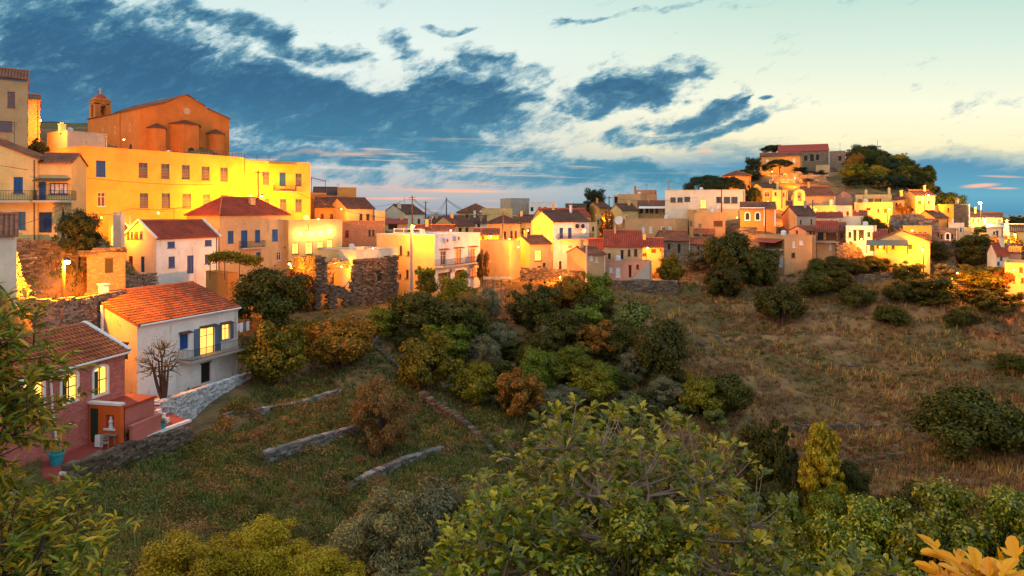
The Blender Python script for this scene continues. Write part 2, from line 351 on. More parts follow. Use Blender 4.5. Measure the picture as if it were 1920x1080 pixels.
h('gable_house', 'white gable with small tiled roof at the left edge, below the balcony house', 'house', (-70, 47), (31, 49), 441, 505, D=8, roof='g', rise=1.4, wm='white', rm='tile')
h('shed', 'ruined shed of orange plaster with dark doorway', 'shed', (163, 62), (235, 64), 476, 516, D=5, roof='f', wm='redstone', w='f 197 485 212 512 D')
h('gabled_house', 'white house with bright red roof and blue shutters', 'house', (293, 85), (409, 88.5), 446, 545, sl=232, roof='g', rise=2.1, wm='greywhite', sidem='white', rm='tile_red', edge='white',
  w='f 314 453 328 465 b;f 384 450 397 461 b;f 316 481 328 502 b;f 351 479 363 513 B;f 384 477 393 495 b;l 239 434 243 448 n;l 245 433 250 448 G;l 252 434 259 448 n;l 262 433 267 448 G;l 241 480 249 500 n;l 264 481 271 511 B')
h('school', 'long yellow neoclassical building with two rows of windows under the church', 'building', (155, 92), (458, 111.5), 274, 452, D=12, fix=1, roof='f', wm='school',
  w='f 180 301 198 331 b;f 260 305 277 333 S;f 302 307 318 335 S;f 341 309 356 336 S;f 378 312 393 338 S;f 413 314 427 340 S;f 183 361 197 387 W;f 262 362 278 390 S;f 303 362 319 390 S;f 342 363 358 391 S;f 380 364 394 391 S;f 414 365 428 391 S')
h('town_hall', 'bright yellow building with small stone balcony over its middle door', 'building', (459, 111.6), (582, 117.5), 301, 425, D=12, fix=1, roof='f', wm='school',
  w='f 492 322 505 346 S;f 524 323 536 348 b;f 554 325 566 349 S;f 496 372 506 390 S;f 525 373 537 396 S;f 554 373 566 397 S', balc=[(512, 554, 358, 1.)], awn=[('f', 503, 555, 306, 1.0, 'school', 0)])
h('terrace_block', 'pale flat roofed block above the left end of the yellow building', 'building', (126, 97), (201, 101), 245, 300, sl=88, roof='f', wm='dirty', chim=[(128, 234, .8)])
h('side_wing', 'tall blank orange wing at the left end of the yellow building', 'building', (89, 92.6), (154.3, 91.9), 292, 452, D=6, fix=1, roof='f', wm='school')
h('grey_annex', 'low lean-to with arched gateway below the yellow building', 'building', (203, 88), (248, 89.5), 402, 470, D=3, roof='f', wm='ochre', w='f 212 418 240 460 A')
h('plaster_house', 'weathered plaster house with hipped red roof and four blue shutters', 'house', (412, 97), (541, 104), 403, 520, sl=350, roof='h', rise=2.7, wm='old', rm='tile_red', chim=[(491, 372, .9)],
  w='f 427 433 438 456 b;f 452 432 464 464 b;f 478 431 488 454 b;f 510 430 521 452 b;f 480 473 489 494 b;f 519 473 527 488 W', balc=[(448, 492, 465, .8)])
h('low_extension', 'ochre garage block under the vine pergola', 'building', (427, 84.5), (446, 86), 513, 585, sl=386, roof='f', wm='ochre')
h('modern_house', 'modern cream house washed by four wall spotlights', 'house', (541, 107), (642, 113), 413, 492, D=8, fix=1, roof='f', wm='cream', w='f 548 456 560 476 L;f 573 454 586 476 L;f 595 453 606 473 L;f 613 449 624 471 L;f 534 465 535 466 D;f 573 422 579 433 L')
h('roofed_house', 'small house with orange tile roof right of the balcony building', 'house', (590, 127), (652, 131), 388, 425, D=8, roof='g', rise=1.9, wm='ochre', rm='tile', w='f 601 401 607 412 n;f 619 401 625 412 n')
h('green_window_house', 'yellow house with brown roof and two green shutters', 'house', (650, 124), (702, 128), 390, 428, sl=616, roof='g', rise=1.9, wm='cream', rm='tile_dark', chim=[(672, 384, .5)], w='f 674 401 680 413 g;f 687 401 693 413 g')
h('shed_roof_house', 'upper house with sloping brown roof and tall yellow side', 'house', (587, 146), (632, 147), 362, 400, D=10, roof='g', rise=1.4, wm='grey', rm='tile_dark')
h('wedge_house', 'tall yellow side block of the sloping roofed house', 'house', (632.5, 145), (668, 152), 352, 398, D=6, roof='f', wm='ochre')
h('roof_terrace_house', 'house with covered roof terrace behind the yellow balcony building', 'house', (578, 132), (612, 134), 362, 420, D=8, roof='f', wm='ochre')
h('brick_house', 'unplastered red stone house with narrow shutters', 'house', (643, 117), (720, 120), 415, 490, D=7, roof='f', wm='redstone', w='f 647 432 654 446 R;f 691 431 695 443 g;f 698 431 702 443 g')
h('yellow_block', 'narrow yellow block right of the red stone house', 'house', (703, 122), (722, 123), 396, 445, D=5, roof='f', wm='cream')
h('terrace_house', 'white terrace building behind the roofless ruin', 'building', (668, 94), (746, 99.5), 470, 575, D=8, fix=1, roof='f', wm='white')
h('courtyard_house', 'yellow lit house inside and behind the roofless ruin', 'house', (590, 96), (667, 97), 470, 575, D=8, roof='f', wm='cream', w='f 612 505 626 532 n;f 643 500 655 524 n')
h('balcony_flats', 'white three storey house with long balcony and air conditioners', 'house', (815, 99), (900, 111), 441, 556, sl=706, fix=1, roof='f', wm='greywhite', sidem='cream',  # cream side: yellow lamp light put into the wall colour
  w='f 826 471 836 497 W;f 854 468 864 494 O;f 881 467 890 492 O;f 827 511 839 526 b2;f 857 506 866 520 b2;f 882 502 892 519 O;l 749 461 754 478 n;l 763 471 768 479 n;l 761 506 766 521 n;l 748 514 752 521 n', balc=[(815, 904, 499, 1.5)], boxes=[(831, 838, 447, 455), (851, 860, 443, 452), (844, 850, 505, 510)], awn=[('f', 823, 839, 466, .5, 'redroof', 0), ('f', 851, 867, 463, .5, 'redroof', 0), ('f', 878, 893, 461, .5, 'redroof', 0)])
# --- middle of the village
h('white_gable_house', 'white gabled house with brown roof left of the tallest pole', 'house', (760, 150), (797, 153), 400, 428, sl=716, roof='g', rise=1.9, wm='white', rm='tile_dark', chim=[(762, 382, .7)], w='f 783 410 788 421 n')
h('canopy_house', 'low house with dark red lean-to roof right of the red stone house', 'house', (720, 138), (764, 139), 419, 440, D=6, roof='g', rise=.8, wm='old', rm='redroof', w='f 728 421 745 430 D')
h('rear_house', 'small yellow house with dark roof, behind the grey gable', 'house', (812, 158), (856, 160), 417, 440, sl=796, roof='g', rise=1.2, wm='cream', rm='tile_dark')
h('yellow_gable_house', 'yellow gable end with dark roof, middle of the rooftops', 'house', (853, 130), (890, 133), 423, 447, sl=812, roof='g', rise=1.8, wm='cream', rm='tile_dark', w='f 860 428 866 437 D;f 873 428 878 437 D')
h('broad_roof_house', 'house with broad brown roof behind the roof terrace', 'house', (776, 118), (852, 121), 438, 470, D=8, roof='g', rise=1.4, wm='cream', rm='tile', w='')
h('hip_house', 'yellow house with pyramid roof on the skyline', 'house', (857, 168), (925, 172), 398, 425, D=12, roof='h', rise=2.2, wm='cream', rm='tile', w='f 872 402 879 410 n;f 889 402 895 410 n')
h('flat_yellow_house', 'flat yellow house right of the pyramid roofed house', 'house', (903, 164), (961, 166), 391, 420, D=8, roof='f', wm='cream')
h('cube_house', 'tall grey cube house on the skyline', 'house', (958, 192), (993, 196), 372, 402, sl=938, roof='f', wm='grey')
h('white_flats', 'low white flat roofed house right of the grey cube', 'house', (992, 188), (1046, 192), 380, 405, D=8, roof='f', wm='greywhite', w='f 995 389 1000 396 D;f 1010 389 1014 395 D;f 1020 389 1025 396 D;f 1034 390 1039 396 D')
h('solar_house', 'dark roofed house carrying a solar water panel', 'house', (880, 150), (912, 152), 418, 432, D=7, roof='g', rise=1.5, wm='white', rm='tile_dark', w='f 895 421 900 428 D')
h('wide_roof_house', 'yellow house with wide brown hipped roof behind the narrow pole', 'house', (912, 134), (975, 138), 418, 462, D=8, roof='h', rise=1.5, wm='cream', rm='tile_dark', w='f 943 434 949 448 n;f 957 433 961 446 n;f 965 433 969 446 n')
h('corner_house', 'yellow house with two tall shutters left of the big gable', 'house', (974, 137), (1000, 138.5), 416, 458, D=8, roof='g', rise=1.3, wm='cream', rm='tile_dark', w='f 978 428 983 443 n;f 989 428 994 443 n')
h('porch_house', 'brightly lit house under a rusty porch roof', 'house', (888, 125), (936, 128), 438, 465, D=6, roof='g', rise=.9, wm='cream', rm='tile', w='f 903 441 908 450 n;f 915 440 923 452 L', awn=[('f', 887, 937, 434, 2.2, 'tile', 452)])
h('garden_block', 'plain windowless house with a stained white end wall', 'building', (955, 111), (976, 116), 452, 525, sl=893, roof='f', wm='cream')
h('floodlit_gable_house', 'house with glaring white lit gable and one lit window', 'house', (993, 113), (1034, 116), 457, 517, sl=961, roof='g', rise=1.2, wm='cream', rm='tile', w='f 1003 469 1015 489 L;f 1018 493 1023 500 n;f 1008 499 1015 504 n')
h('tall_gable_house', 'tall yellow gabled house with blue doors and air conditioners', 'house', (1037, 120), (1105, 124), 415, 515, sl=996, roof='g', rise=1.8, wm='greywhite', rm='tile_dark', sidem='cream', balc=[(1046, 1107, 448, 1.2)],
  w='f 1049 427 1056 448 b;f 1065 427 1072 447 b;f 1066 460 1073 465 W;f 1083 458 1090 464 L;f 1048 490 1053 505 n', boxes=[(1077, 1082, 418, 430), (1086, 1094, 418, 430), (1092, 1098, 430, 436)])
h('red_roof_house', 'house with orange red roof behind the tall yellow gable', 'house', (1020, 138), (1108, 143), 406, 435, sl=1000, roof='g', rise=1.6, wm='cream', rm='tile_red')
h('shutter_house', 'small house with white shutters and a yellow end wall', 'house', (1101, 106), (1136, 108), 477, 520, sl=1063, roof='g', rise=1., wm='beige', rm='tile', w='f 1106 479 1112 489 w;f 1117 482 1121 492 w;f 1099 476 1099.5 477 D')
h('old_house', 'old peeling pink house with outside stairs and tiled roof', 'house', (1132, 113), (1205, 117), 461, 527, D=9, roof='g', rise=2.4, wm='old', rm='tile_red', w='f 1140 476 1145 487 D;f 1164 470 1169 487 D;f 1177 468 1182 480 n;f 1189 467 1195 480 n')
h('low_wing', 'low pink wing with white door and shutters in front of the old house', 'house', (1126, 109), (1222, 113.5), 489, 529, D=3.5, roof='f', wm='pinkish', w='f 1143 501 1149 511 w;f 1155 501 1163 520 w;f 1179 498 1184 520 D;f 1193 496 1198 504 n;f 1212 502 1216 518 n')
h('red_tile_house', 'low house with bright red tiles left of the old pink house', 'house', (1104, 117), (1150, 120), 466, 500, D=8, roof='g', rise=1.5, wm='cream', rm='tile_red')
h('lamp_house', 'yellow lit cottage with red roof behind the street lamp post', 'house', (1202, 118), (1244, 121), 463, 500, D=7, roof='g', rise=1.4, wm='cream', rm='tile_red', w='f 1221 467 1230 473 n;f 1237 466 1240 470 n;f 1205 475 1212 480 n')
h('stone_barn', 'long low stone barn with brown roof', 'barn', (1243, 128), (1295, 132), 450, 492, sl=1228, roof='g', rise=1.6, wm='stone', rm='tile', w='f 1252 457 1257 468 D;f 1271 458 1276 474 D')
h('stone_shed', 'small stone shed at the right end of the long barn', 'shed', (1295, 128), (1321, 130), 457, 492, D=6, roof='g', rise=.9, wm='stone', rm='tile', w='f 1308 463 1311 471 D')
h('long_house', 'long beige house with four white shutters', 'house', (1176, 136), (1289, 141), 411, 468, sl=1156, roof='f', wm='beige', w='f 1203 425 1209 437 w;f 1217 424 1223 437 w;f 1239 424 1245 437 w;f 1253 424 1260 437 w')
h('lit_house', 'yellow lit house behind the climbing plant and pole', 'house', (1117, 146), (1177, 149), 403, 442, D=8, roof='f', wm='cream', w='f 1120 412 1123 420 n')
h('attic_house', 'yellow gabled house set back above the climbing plant', 'house', (1166, 156), (1197, 158), 394, 415, sl=1144, roof='g', rise=1.4, wm='cream', rm='tile_dark')
h('brown_roof_house', 'house with dark brown roof below the lone round pine', 'house', (1124, 168), (1146, 169), 389, 415, sl=1099, roof='g', rise=1.3, wm='ochre', rm='tile_dark')
h('dark_stone_house', 'dark unplastered stone house below the lone round pine', 'house', (1060, 170), (1100, 172), 382, 415, D=8, roof='f', wm='stone_dark', w='f 1074 388 1081 396 D')
h('awning_house', 'house with scalloped white awning over a row of windows', 'house', (1196, 158), (1264, 161), 386, 412, D=8, roof='g', rise=1.2, wm='beige', rm='tile', w='f 1198 390 1206 400 D;f 1210 390 1216 400 D;f 1218 390 1225 400 D;f 1229 390 1234 400 n;f 1250 390 1256 400 n', awn=[('f', 1198, 1266, 386, 2., 'whitepaint', 402)])
h('ochre_house', 'ochre house with brown roof right of the scalloped awning', 'house', (1240, 163), (1289, 165), 387, 418, D=8, roof='g', rise=1.2, wm='ochre', rm='tile_dark', w='f 1266 389 1270 398 n;f 1273 389 1276 398 n')
h('step_house', 'pale stepped house with a raised brick block on its roof', 'house', (1201, 176), (1232, 178), 364, 392, sl=1158, roof='f', wm='beige')
h('brick_attic', 'red brick attic block with chimney on the skyline', 'house', (1189, 186), (1231, 188), 357, 382, D=7, roof='f', wm='redstone', chim=[(1191, 350, .6)])
h('open_terrace', 'white block with an open dark terrace on the skyline', 'building', (1149, 182), (1178, 184), 366, 390, D=6, roof='f', wm='white', w='f 1152 369 1168 381 D')
h('gallery_house', 'long white flat roofed house with dark windows and one lit door', 'house', (1247, 150), (1397, 156), 357, 398, D=9, roof='f', wm='white',
  w='f 1257 370 1267 379 K;f 1270 370 1280 379 K;f 1283 369 1294 378 K;f 1313 374 1324 391 L;f 1343 369 1354 380 K;f 1357 369 1369 381 K;f 1371 369 1383 381 K')
h('retaining_house', 'floodlit yellow basement wall under the long white house', 'wall', (1305, 147), (1388, 150), 393, 432, D=3, roof='f', wm='cream')
h('beige_house', 'plain beige house with one wide brown shutter', 'house', (1302, 134), (1360, 137), 399, 447, sl=1290, roof='f', wm='beige', w='f 1338 414 1355 424 n;f 1295 414 1297 423 n;l 1294 414 1297 423 n')
h('lean_to', 'stone lean-to with brown roof, left of the big dark tree', 'shed', (1301, 131), (1340, 132), 438, 462, D=4, roof='g', rise=.8, wm='stone', rm='tile')
h('orange_chapel', 'orange chapel with two white trimmed arched windows', 'chapel', (1388, 131), (1455, 134), 391, 424, D=7, roof='g', rise=1.2, wm='chapel', rm='tile', w='f 1398 399 1405 412 A;f 1417 399 1424 412 A', trim='f 1388 389 1434 391.5;f 1432 391 1434 424;f 1452 391 1454.5 424')
h('pine_house', 'orange lit house behind the umbrella pine', 'house', (1355, 168), (1408, 172), 330, 372, D=9, roof='h', rise=1.5, wm='ochre', rm='tile', w='')
h('manor', 'big manor with long red roof on the hilltop', 'house', (1459, 214), (1554, 216), 284, 325, D=10, roof='g', rise=2.2, wm='stone', rm='redroof', w='f 1508 292 1514 301 D;f 1519 290 1526 302 D;f 1530 290 1536 300 D')
h('manor_wing', 'cream front wing of the hilltop manor', 'house', (1425, 205), (1503, 208), 293, 327, D=6, roof='g', rise=1.1, wm='ochre', rm='tile', w='f 1486 297 1491 306 w;f 1436 299 1441 307 w')
h('square_house', 'square stone house at the right end of the hilltop manor', 'house', (1555, 207), (1585, 210), 284, 318, D=9, roof='f', wm='stone', w='f 1572 293 1578 301 D')
h('low_stone_house', 'low stone house hidden by hilltop trees', 'house', (1586, 212), (1648, 214), 289, 312, D=8, roof='g', rise=.9, wm='stone', rm='tile', w='f 1593 293 1597 299 D')
h('white_annex', 'small white outbuilding in front of the hilltop manor', 'building', (1530, 200), (1556, 201), 310, 324, D=4, roof='f', wm='old')
h('hill_house', 'yellow house with grey roofs below the hilltop pines', 'house', (1430, 160), (1463, 162), 352, 388, sl=1408, roof='g', rise=1.2, wm='cream', rm='tile_dark', w='f 1434 360 1443 369 W;f 1450 360 1454 368 R')
h('red_window_house', 'flat roofed yellow house with small red window', 'house', (1448, 157), (1477, 159), 357, 390, D=7, roof='f', wm='cream', w='f 1452 360 1456 367 R;f 1468 361 1471 369 R', chim=[(1458, 342, .5)])
h('church_hall', 'beige hall with long red roof behind the bell gable', 'church', (1510, 148), (1567, 151), 366, 400, sl=1484, roof='g', rise=2., wm='beige', rm='tile')
h('pink_gable_house', 'pink gable end right of the long red roof', 'house', (1567, 153), (1598, 155), 366, 400, D=8, roof='e', rise=1.1, wm='pinkish', rm='tile')
h('white_front_house', 'yellow lit house with small white front and brown roof', 'house', (1568, 139), (1598, 141), 386, 418, sl=1514, roof='f', wm='white', rm='tile', sidem='cream', w='f 1571 396 1577 406 n;f 1587 396 1592 408 n;l 1543 396 1547 405 n;l 1555 396 1561 406 n', chim=[(1576, 377, .5)])
h('grey_gable_house', 'grey stone house with brown roof right of the orange chapel', 'house', (1494, 126), (1531, 128), 403, 440, sl=1467, roof='g', rise=1.6, wm='grey', rm='tile_dark', sidem='beige', w='f 1500 412 1503 420 n;f 1520 411 1523 420 n')
h('pink_house', 'small pink house with sloping brown roof in front of the grey house', 'house', (1512, 119), (1550, 121), 433, 462, sl=1480, roof='g', rise=.8, wm='pinkish', rm='tile', w='f 1518 434 1522 440 n;f 1525 434 1528 440 n;l 1492 433 1496 441 D')
h('verandah_house', 'house with red roofed verandah on two floors', 'house', (1531, 116), (1571, 118), 431, 482, D=6, roof='g', rise=1.4, wm='beige', rm='tile_red', w='f 1533 434 1544 450 D;f 1549 435 1567 449 O2;f 1555 457 1559 468 w;f 1528 456 1543 469 D', balc=[(1530, 1570, 452, .9)], awn=[('f', 1529, 1572, 430, 1.6, 'tile_dark', 452)])
h('stone_end_house', 'grey stone house end beside the verandah', 'house', (1571, 118), (1586, 120), 431, 470, D=6, roof='g', rise=1.2, wm='stone', rm='tile', w='f 1576 438 1580 447 D')
h('big_beige_house', 'big blank beige house with wooden balcony room and garage', 'house', (1471, 111), (1523, 114), 442, 507, sl=1417, roof='f', wm='beige', w='f 1486 452 1492 464 w;f 1499 451 1507 459 w;f 1484 474 1491 483 K;l 1424 451 1441 466 O2;l 1445 451 1466 463 O2;l 1447 471 1468 500 w', awn=[('l', 1420, 1470, 447, 2., 'redroof', 452)], balc=[('l', 1443, 1470, 466, 1.)])
h('narrow_beige_house', 'narrow beige house joined to the big blank one', 'house', (1523.5, 114.2), (1530, 115), 443, 492, D=6, roof='f', wm='beige')
h('recess_house', 'white flat roofed house with recessed balcony and green shutters', 'house', (1586, 116), (1638, 119), 424, 466, D=7, roof='f', wm='greywhite', w='f 1591 435 1596 445 g;f 1600 432 1606 452 D;f 1610 432 1620 451 D;f 1626 435 1632 444 g')
h('stairs_house', 'white house with red tiled lean-to and yellow lit stair wall', 'house', (1531, 129), (1580, 131), 407, 440, D=6, roof='g', rise=.8, wm='white', rm='tile_red', w='f 1557 412 1561 420 b;f 1567 413 1570 423 b', boxes=[(1573, 1577, 411, 415)])
h('blue_terrace', 'white terrace parapet with steps beside the yellow lit stair wall', 'building', (1580, 129), (1618, 132), 406, 440, D=5, roof='f', wm='white')
h('porch_gable_house', 'white gabled house with wide dark porch roof and lit porch', 'house', (1640, 108), (1744, 113), 451, 492, D=9, roof='e', rise=1.6, wm='cream', rm='tile', w='f 1703 458 1711 467 g;f 1631 455 1640 470 g;f 1643 456 1650 466 D;f 1672 455 1677 467 n;f 1656 456 1660 467 n', awn=[('f', 1624, 1702, 450, 2.6, 'tin', 473)], boxes=[])
h('side_roof_house', 'red roofed left wing of the white gabled porch house', 'house', (1637, 112), (1664, 113), 449, 482, D=7, roof='g', rise=1.5, wm='white', rm='tile_red')
h('stepped_house', 'cream stepped house with two chimneys below the hill', 'house', (1602, 142), (1673, 146), 380, 424, D=8, roof='f', wm='cream', w='f 1608 373 1617 380 K;f 1628 373 1636 381 D;f 1640 373 1650 381 D;f 1645 391 1649 398 n;f 1657 391 1664 399 n;f 1625 391 1632 394 D')
h('dormer_house', 'upper floor with tiled eave behind the stepped house', 'house', (1604, 150), (1672, 153), 366, 392, D=8, roof='f', wm='cream', chim=[(1624, 358, .5), (1668, 354, .5)], w='f 1608 373 1617 380 K;f 1628 373 1637 381 D;f 1640 373 1652 381 D')
h('lit_gable_house', 'floodlit yellow house at the foot of the wooded hill', 'house', (1717, 148), (1753, 150), 366, 398, sl=1693, roof='g', rise=1.1, wm='cream', rm='tile', w='f 1721 376 1728 382 n;f 1739 376 1744 382 n')
h('low_gable_house', 'ochre gabled house with grey roof above the stone walls', 'house', (1753, 132), (1779, 135), 408, 430, sl=1717, roof='g', rise=1.3, wm='ochre', rm='tile_dark', w='f 1756 412 1760 418 n')
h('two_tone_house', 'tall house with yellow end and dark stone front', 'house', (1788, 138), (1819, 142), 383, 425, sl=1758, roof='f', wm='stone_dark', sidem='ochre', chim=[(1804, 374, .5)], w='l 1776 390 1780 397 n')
h('row_house', 'yellow house with four brown windows in a row', 'house', (1693, 122), (1747, 124), 424, 458, D=7, roof='f', wm='ochre', w='f 1712 435 1718 443 n;f 1722 435 1728 443 n;f 1732 435 1737 443 n')
h('ruined_row', 'roofless grey stone building with arched openings', 'ruin', (1747, 121), (1797, 124), 429, 460, D=6, roof='f', wm='stone', w='f 1758 437 1761 449 D;f 1764 440 1767 448 D;f 1774 438 1780 449 A;f 1784 440 1787 448 D')
h('white_cube_house', 'small white cube house right of the roofless grey building', 'house', (1778, 130), (1808, 132), 419, 448, D=6, roof='f', wm='white', w='f 1800 427 1803 434 b', chim=[(1786, 413, .4)])
h('white_step_house', 'low white house stepping down from the small white cube', 'house', (1808, 127), (1826, 129), 428, 452, D=6, roof='f', wm='cream')
h('right_low_house', 'long low house under the brightest lamps', 'house', (1820, 146), (1880, 150), 407, 430, D=7, roof='g', rise=.9, wm='cream', rm='tile_dark', w='f 1823 410 1826 417 n;f 1833 410 1836 417 n')
h('right_white_house', 'white house with dull roof at the right below the low house', 'house', (1850, 132), (1882, 134), 426, 450, D=7, roof='g', rise=.7, wm='white', rm='tin', w='f 1862 434 1866 443 b;f 1868 434 1872 443 b')
h('long_white_wall_house', 'long white flat roof running to the right edge', 'house', (1868, 140), (1960, 146), 420, 445, D=5, roof='f', wm='white', chim=[(1888, 414, .5)])
h('corner_yellow_house', 'small yellow block above the fig trees at the right', 'house', (1828, 118), (1851, 120), 438, 470, D=5, roof='f', wm='cream', w='f 1832 448 1836 455 n')
h('pink_roof_cottage', 'cottage with white front and blue window near the right edge', 'house', (1868, 104), (1891, 106), 475, 502, sl=1851, roof='g', rise=1.5, wm='white', rm='tile_red', w='f 1870 491 1875 497 b;f 1875 482 1880 488 O2')
h('pink_gable_cottage', 'pink gabled cottage at the right edge', 'house', (1887, 109), (1915, 112), 472, 502, D=7, roof='g', rise=1.1, wm='pinkish', rm='tile')
h('bright_yellow_house', 'bright yellow house at the right edge with glowing wall lamp', 'house', (1884, 96), (1990, 100), 493, 548, D=8, roof='f', wm='cream', w='f 1911 501 1918 511 n;f 1900 523 1903 530 n;f 1914 521 1920 530 n')
h('stone_cottage', 'small stone cottage in the shade below the roofless grey building', 'house', (1748, 112), (1792, 113), 466, 498, D=6, roof='g', rise=.9, wm='stone', rm='tile_dark', w='f 1758 474 1763 488 D;f 1775 474 1780 481 n')
h('edge_cottage', 'lit cottage with red roof right at the skyline edge', 'house', (1893, 126), (1935, 128), 433, 458, D=6, roof='g', rise=1., wm='cream', rm='tile', w='f 1903 440 1908 447 n')
h('filler_block', 'narrow yellow block between the tall gable and the climbing plant', 'building', (1106, 134), (1120, 135), 418, 450, D=6, roof='f', wm='cream', w='f 1110 425 1114 433 n')
h('ochre_block', 'narrow ochre block left of the plain beige house', 'building', (1289, 143), (1304, 144), 394, 432, D=6, roof='f', wm='ochre', w='f 1293 402 1297 410 n')
h('gap_house', 'small cream house between the stepped house and the floodlit one', 'house', (1673, 146), (1696, 148), 374, 405, D=6, roof='g', rise=.8, wm='cream', rm='tile_dark', w='f 1679 380 1683 388 n;f 1687 380 1690 388 n')
h('yard_house', 'low ochre house behind the porch gable house', 'house', (1700, 119), (1736, 121), 448, 470, D=5, roof='g', rise=.8, wm='ochre', rm='tile', w='f 1708 453 1712 461 n')
h('upper_cottage', 'small cottage with brown roof above the red tiled lean-to', 'house', (1600, 134), (1626, 136), 404, 430, D=6, roof='g', rise=.9, wm='old', rm='tile', w='f 1606 411 1610 419 n;f 1616 411 1620 419 n')
h('hill_cottage', 'yellow cottage tucked left of the bell gable', 'house', (1474, 144), (1490, 145), 384, 412, D=5, roof='g', rise=.8, wm='cream', rm='tile', w='f 1479 391 1483 400 n')
h('terrace_cottage', 'cream cottage with dark door under the row of brown windows', 'house', (1655, 124), (1692, 126), 436, 462, D=5, roof='f', wm='old', w='f 1666 443 1671 456 D;f 1680 443 1684 449 n')
# --- lower left
h('farmhouse', 'white farmhouse with big mossy tiled roof and lit balcony door', 'house', (257, 55.5), (446, 66), 608, 752, sl=108, fix=1, roof='g', rk=.62, rise=2.1, wm='greywhite', rm='tile_old', sidem='dirty', geo=True, over=.3,
  w='f 337 625 353 655 B2;f 375 613 402 664 L2;f 416 607 431 637 L2;f 377 681 395 717 D;l 147 587 160 610 R;l 226 643 240 675 D', balc=[(334, 449, 676, 1.5)], awn=[('f', 335, 356, 621, .45, 'brown', 0), ('f', 374, 404, 609, .45, 'brown', 0), ('f', 412, 433, 603, .45, 'brown', 0)])
h('pink_stone_house', 'rose painted stone house with white framed arched windows and orange tiles', 'house', (-60, 35.5), (234, 46), 733, 915, D=6.6, fix=1, roof='g', rise=1.6, wm='pinkstone', rm='tile_orange', geo=True, edge='white',
  w='f 42 714 80 770 A2;f 116 700 144 752 A2;f 176 688 200 738 A2;f 173 765 193 812 GD')
# ------------------------------------------------------------ terrain: thin-plate surface through levels read off the photo
CP = [  # px, row of the ground there, distance
 (0,1500,8),(500,1600,8),(960,1650,8),(1500,1600,8),(1920,1500,8),(-500,1400,8),(2500,1400,8),(-1200,1300,8),(3100,1300,8),
 (0,1130,16),(400,1180,18),(960,1400,18),(1500,1400,18),(1920,1250,18),(-500,1000,18),(2500,1150,18),
 (0,960,28),(200,1010,28),(400,1040,28),(700,1120,30),(960,1200,30),(1300,1230,32),(1600,1200,32),(1920,1080,32),
 (200,905,38),(350,930,38),(560,990,38),(800,1000,42),(1000,1040,42),(1250,1060,45),(1600,1000,48),(1900,960,48),
 (100,880,41),(300,840,46),(440,770,55),(420,860,45),(560,800,54),(640,925,45),(820,845,53),(560,880,47),
 (680,800,58),(500,850,52),(630,740,62),(740,880,50),(480,720,66),(560,690,72),(690,660,76),(600,640,80),(870,760,66),(870,830,58),(1000,820,62),(1000,720,74),(850,690,76),
 (900,640,84),(1000,600,92),(1150,640,90),(1150,720,78),(1100,580,98),(1250,760,74),(1200,850,62),(1350,830,66),(1350,900,58),(1300,640,92),(1300,560,104),(1200,540,108),
 (1500,900,60),(1450,820,70),(1600,860,66),(1500,720,82),(1600,650,90),(1450,600,98),(1600,560,102),(1450,530,108),(1800,880,60),(1920,860,62),(1750,760,74),(1920,740,78),(1750,640,88),(1920,640,90),
 (1800,580,94),(1920,570,96),(1700,530,106),(1820,510,108),
 (600,600,84),(745,572,90),(640,590,86),(800,562,95),(950,540,104),(1030,520,108),(500,580,86),(430,640,74),(445,700,67),(250,760,55),(120,700,58),(30,620,62),(-200,640,60),
 (120,568,60),(40,556,58),(220,545,64),(200,520,64),(60,510,62),(150,500,64),(300,545,82),(200,455,78),(0,452,64),(-200,440,62),(110,447,70),(-400,420,70),
 (30,300,88),(130,300,110),(60,235,230),(170,232,250),(-200,250,90),(-500,230,120),(350,292,120),(420,296,122),(250,300,118),(600,350,140),(600,385,200),(200,300,180),(400,330,220),(30,330,82),
 (800,430,150),(950,425,160),(750,425,190),(900,420,230),(1000,410,200),(1080,405,190),(1100,398,200),(1200,400,190),(1300,385,180),(1250,400,260),(900,430,400),(1300,420,400),(600,400,400),(300,380,400),(1700,420,400),(2200,430,400),(-500,330,400),(100,330,400),
 (1380,372,175),(1420,352,180),(1400,330,200),(1470,325,196),(1530,318,205),(1600,302,215),(1655,300,214),(1700,316,206),(1735,352,196),(1640,345,180),(1560,345,180),(1690,365,170),(1500,345,185),(1450,345,182),(1650,325,190),
 (1760,390,190),(1850,405,200),(1920,412,200),(1820,410,260),(1500,370,300),(1650,370,300),(2200,430,200),(2200,470,130),(2200,540,100),(2300,700,80),(2300,950,50),(3000,600,100),(3000,900,40),(-900,600,60),(-900,800,30),(-1200,400,120)]
pts = [(c[0], c[1], c[2]) for c in CP]
for H in HS:
    if H['label'].startswith(('side_wing',)): continue
    zb = H['z0']; a, b = H['a'], H['b']; c_ = (a+b)/2+H['m']*H['D']*.6
    if H['name'] in ('side_wing', 'wedge_house', 'terrace_block', 'retaining_house', 'pink_stone_house', 'low_wing'): continue
    for q in ((a+b)/2, c_): pts.append((960+FP*q.x/q.y, HY-FP*zb/q.y, q.y))
pts = np.array(pts)
def feat(px, Y): return np.stack([(px-960)/420., np.log(Y/60.)*1.9], -1)
X0 = feat(pts[:, 0], pts[:, 2]); v0 = (pts[:, 1]-HY)*pts[:, 2]/FP      # metres below eye level
def K(a, b):
    r2 = ((a[:, None, :]-b[None, :, :])**2).sum(-1)+1e-9; return r2*np.log(r2)*.5
n_ = len(pts); A_ = np.zeros((n_+3, n_+3)); A_[:n_, :n_] = K(X0, X0)+np.eye(n_)*.02; Pm = np.c_[np.ones(n_), X0]; A_[:n_, n_:] = Pm; A_[n_:, :n_] = Pm.T
Wt = np.linalg.solve(A_, np.r_[v0, 0, 0, 0])
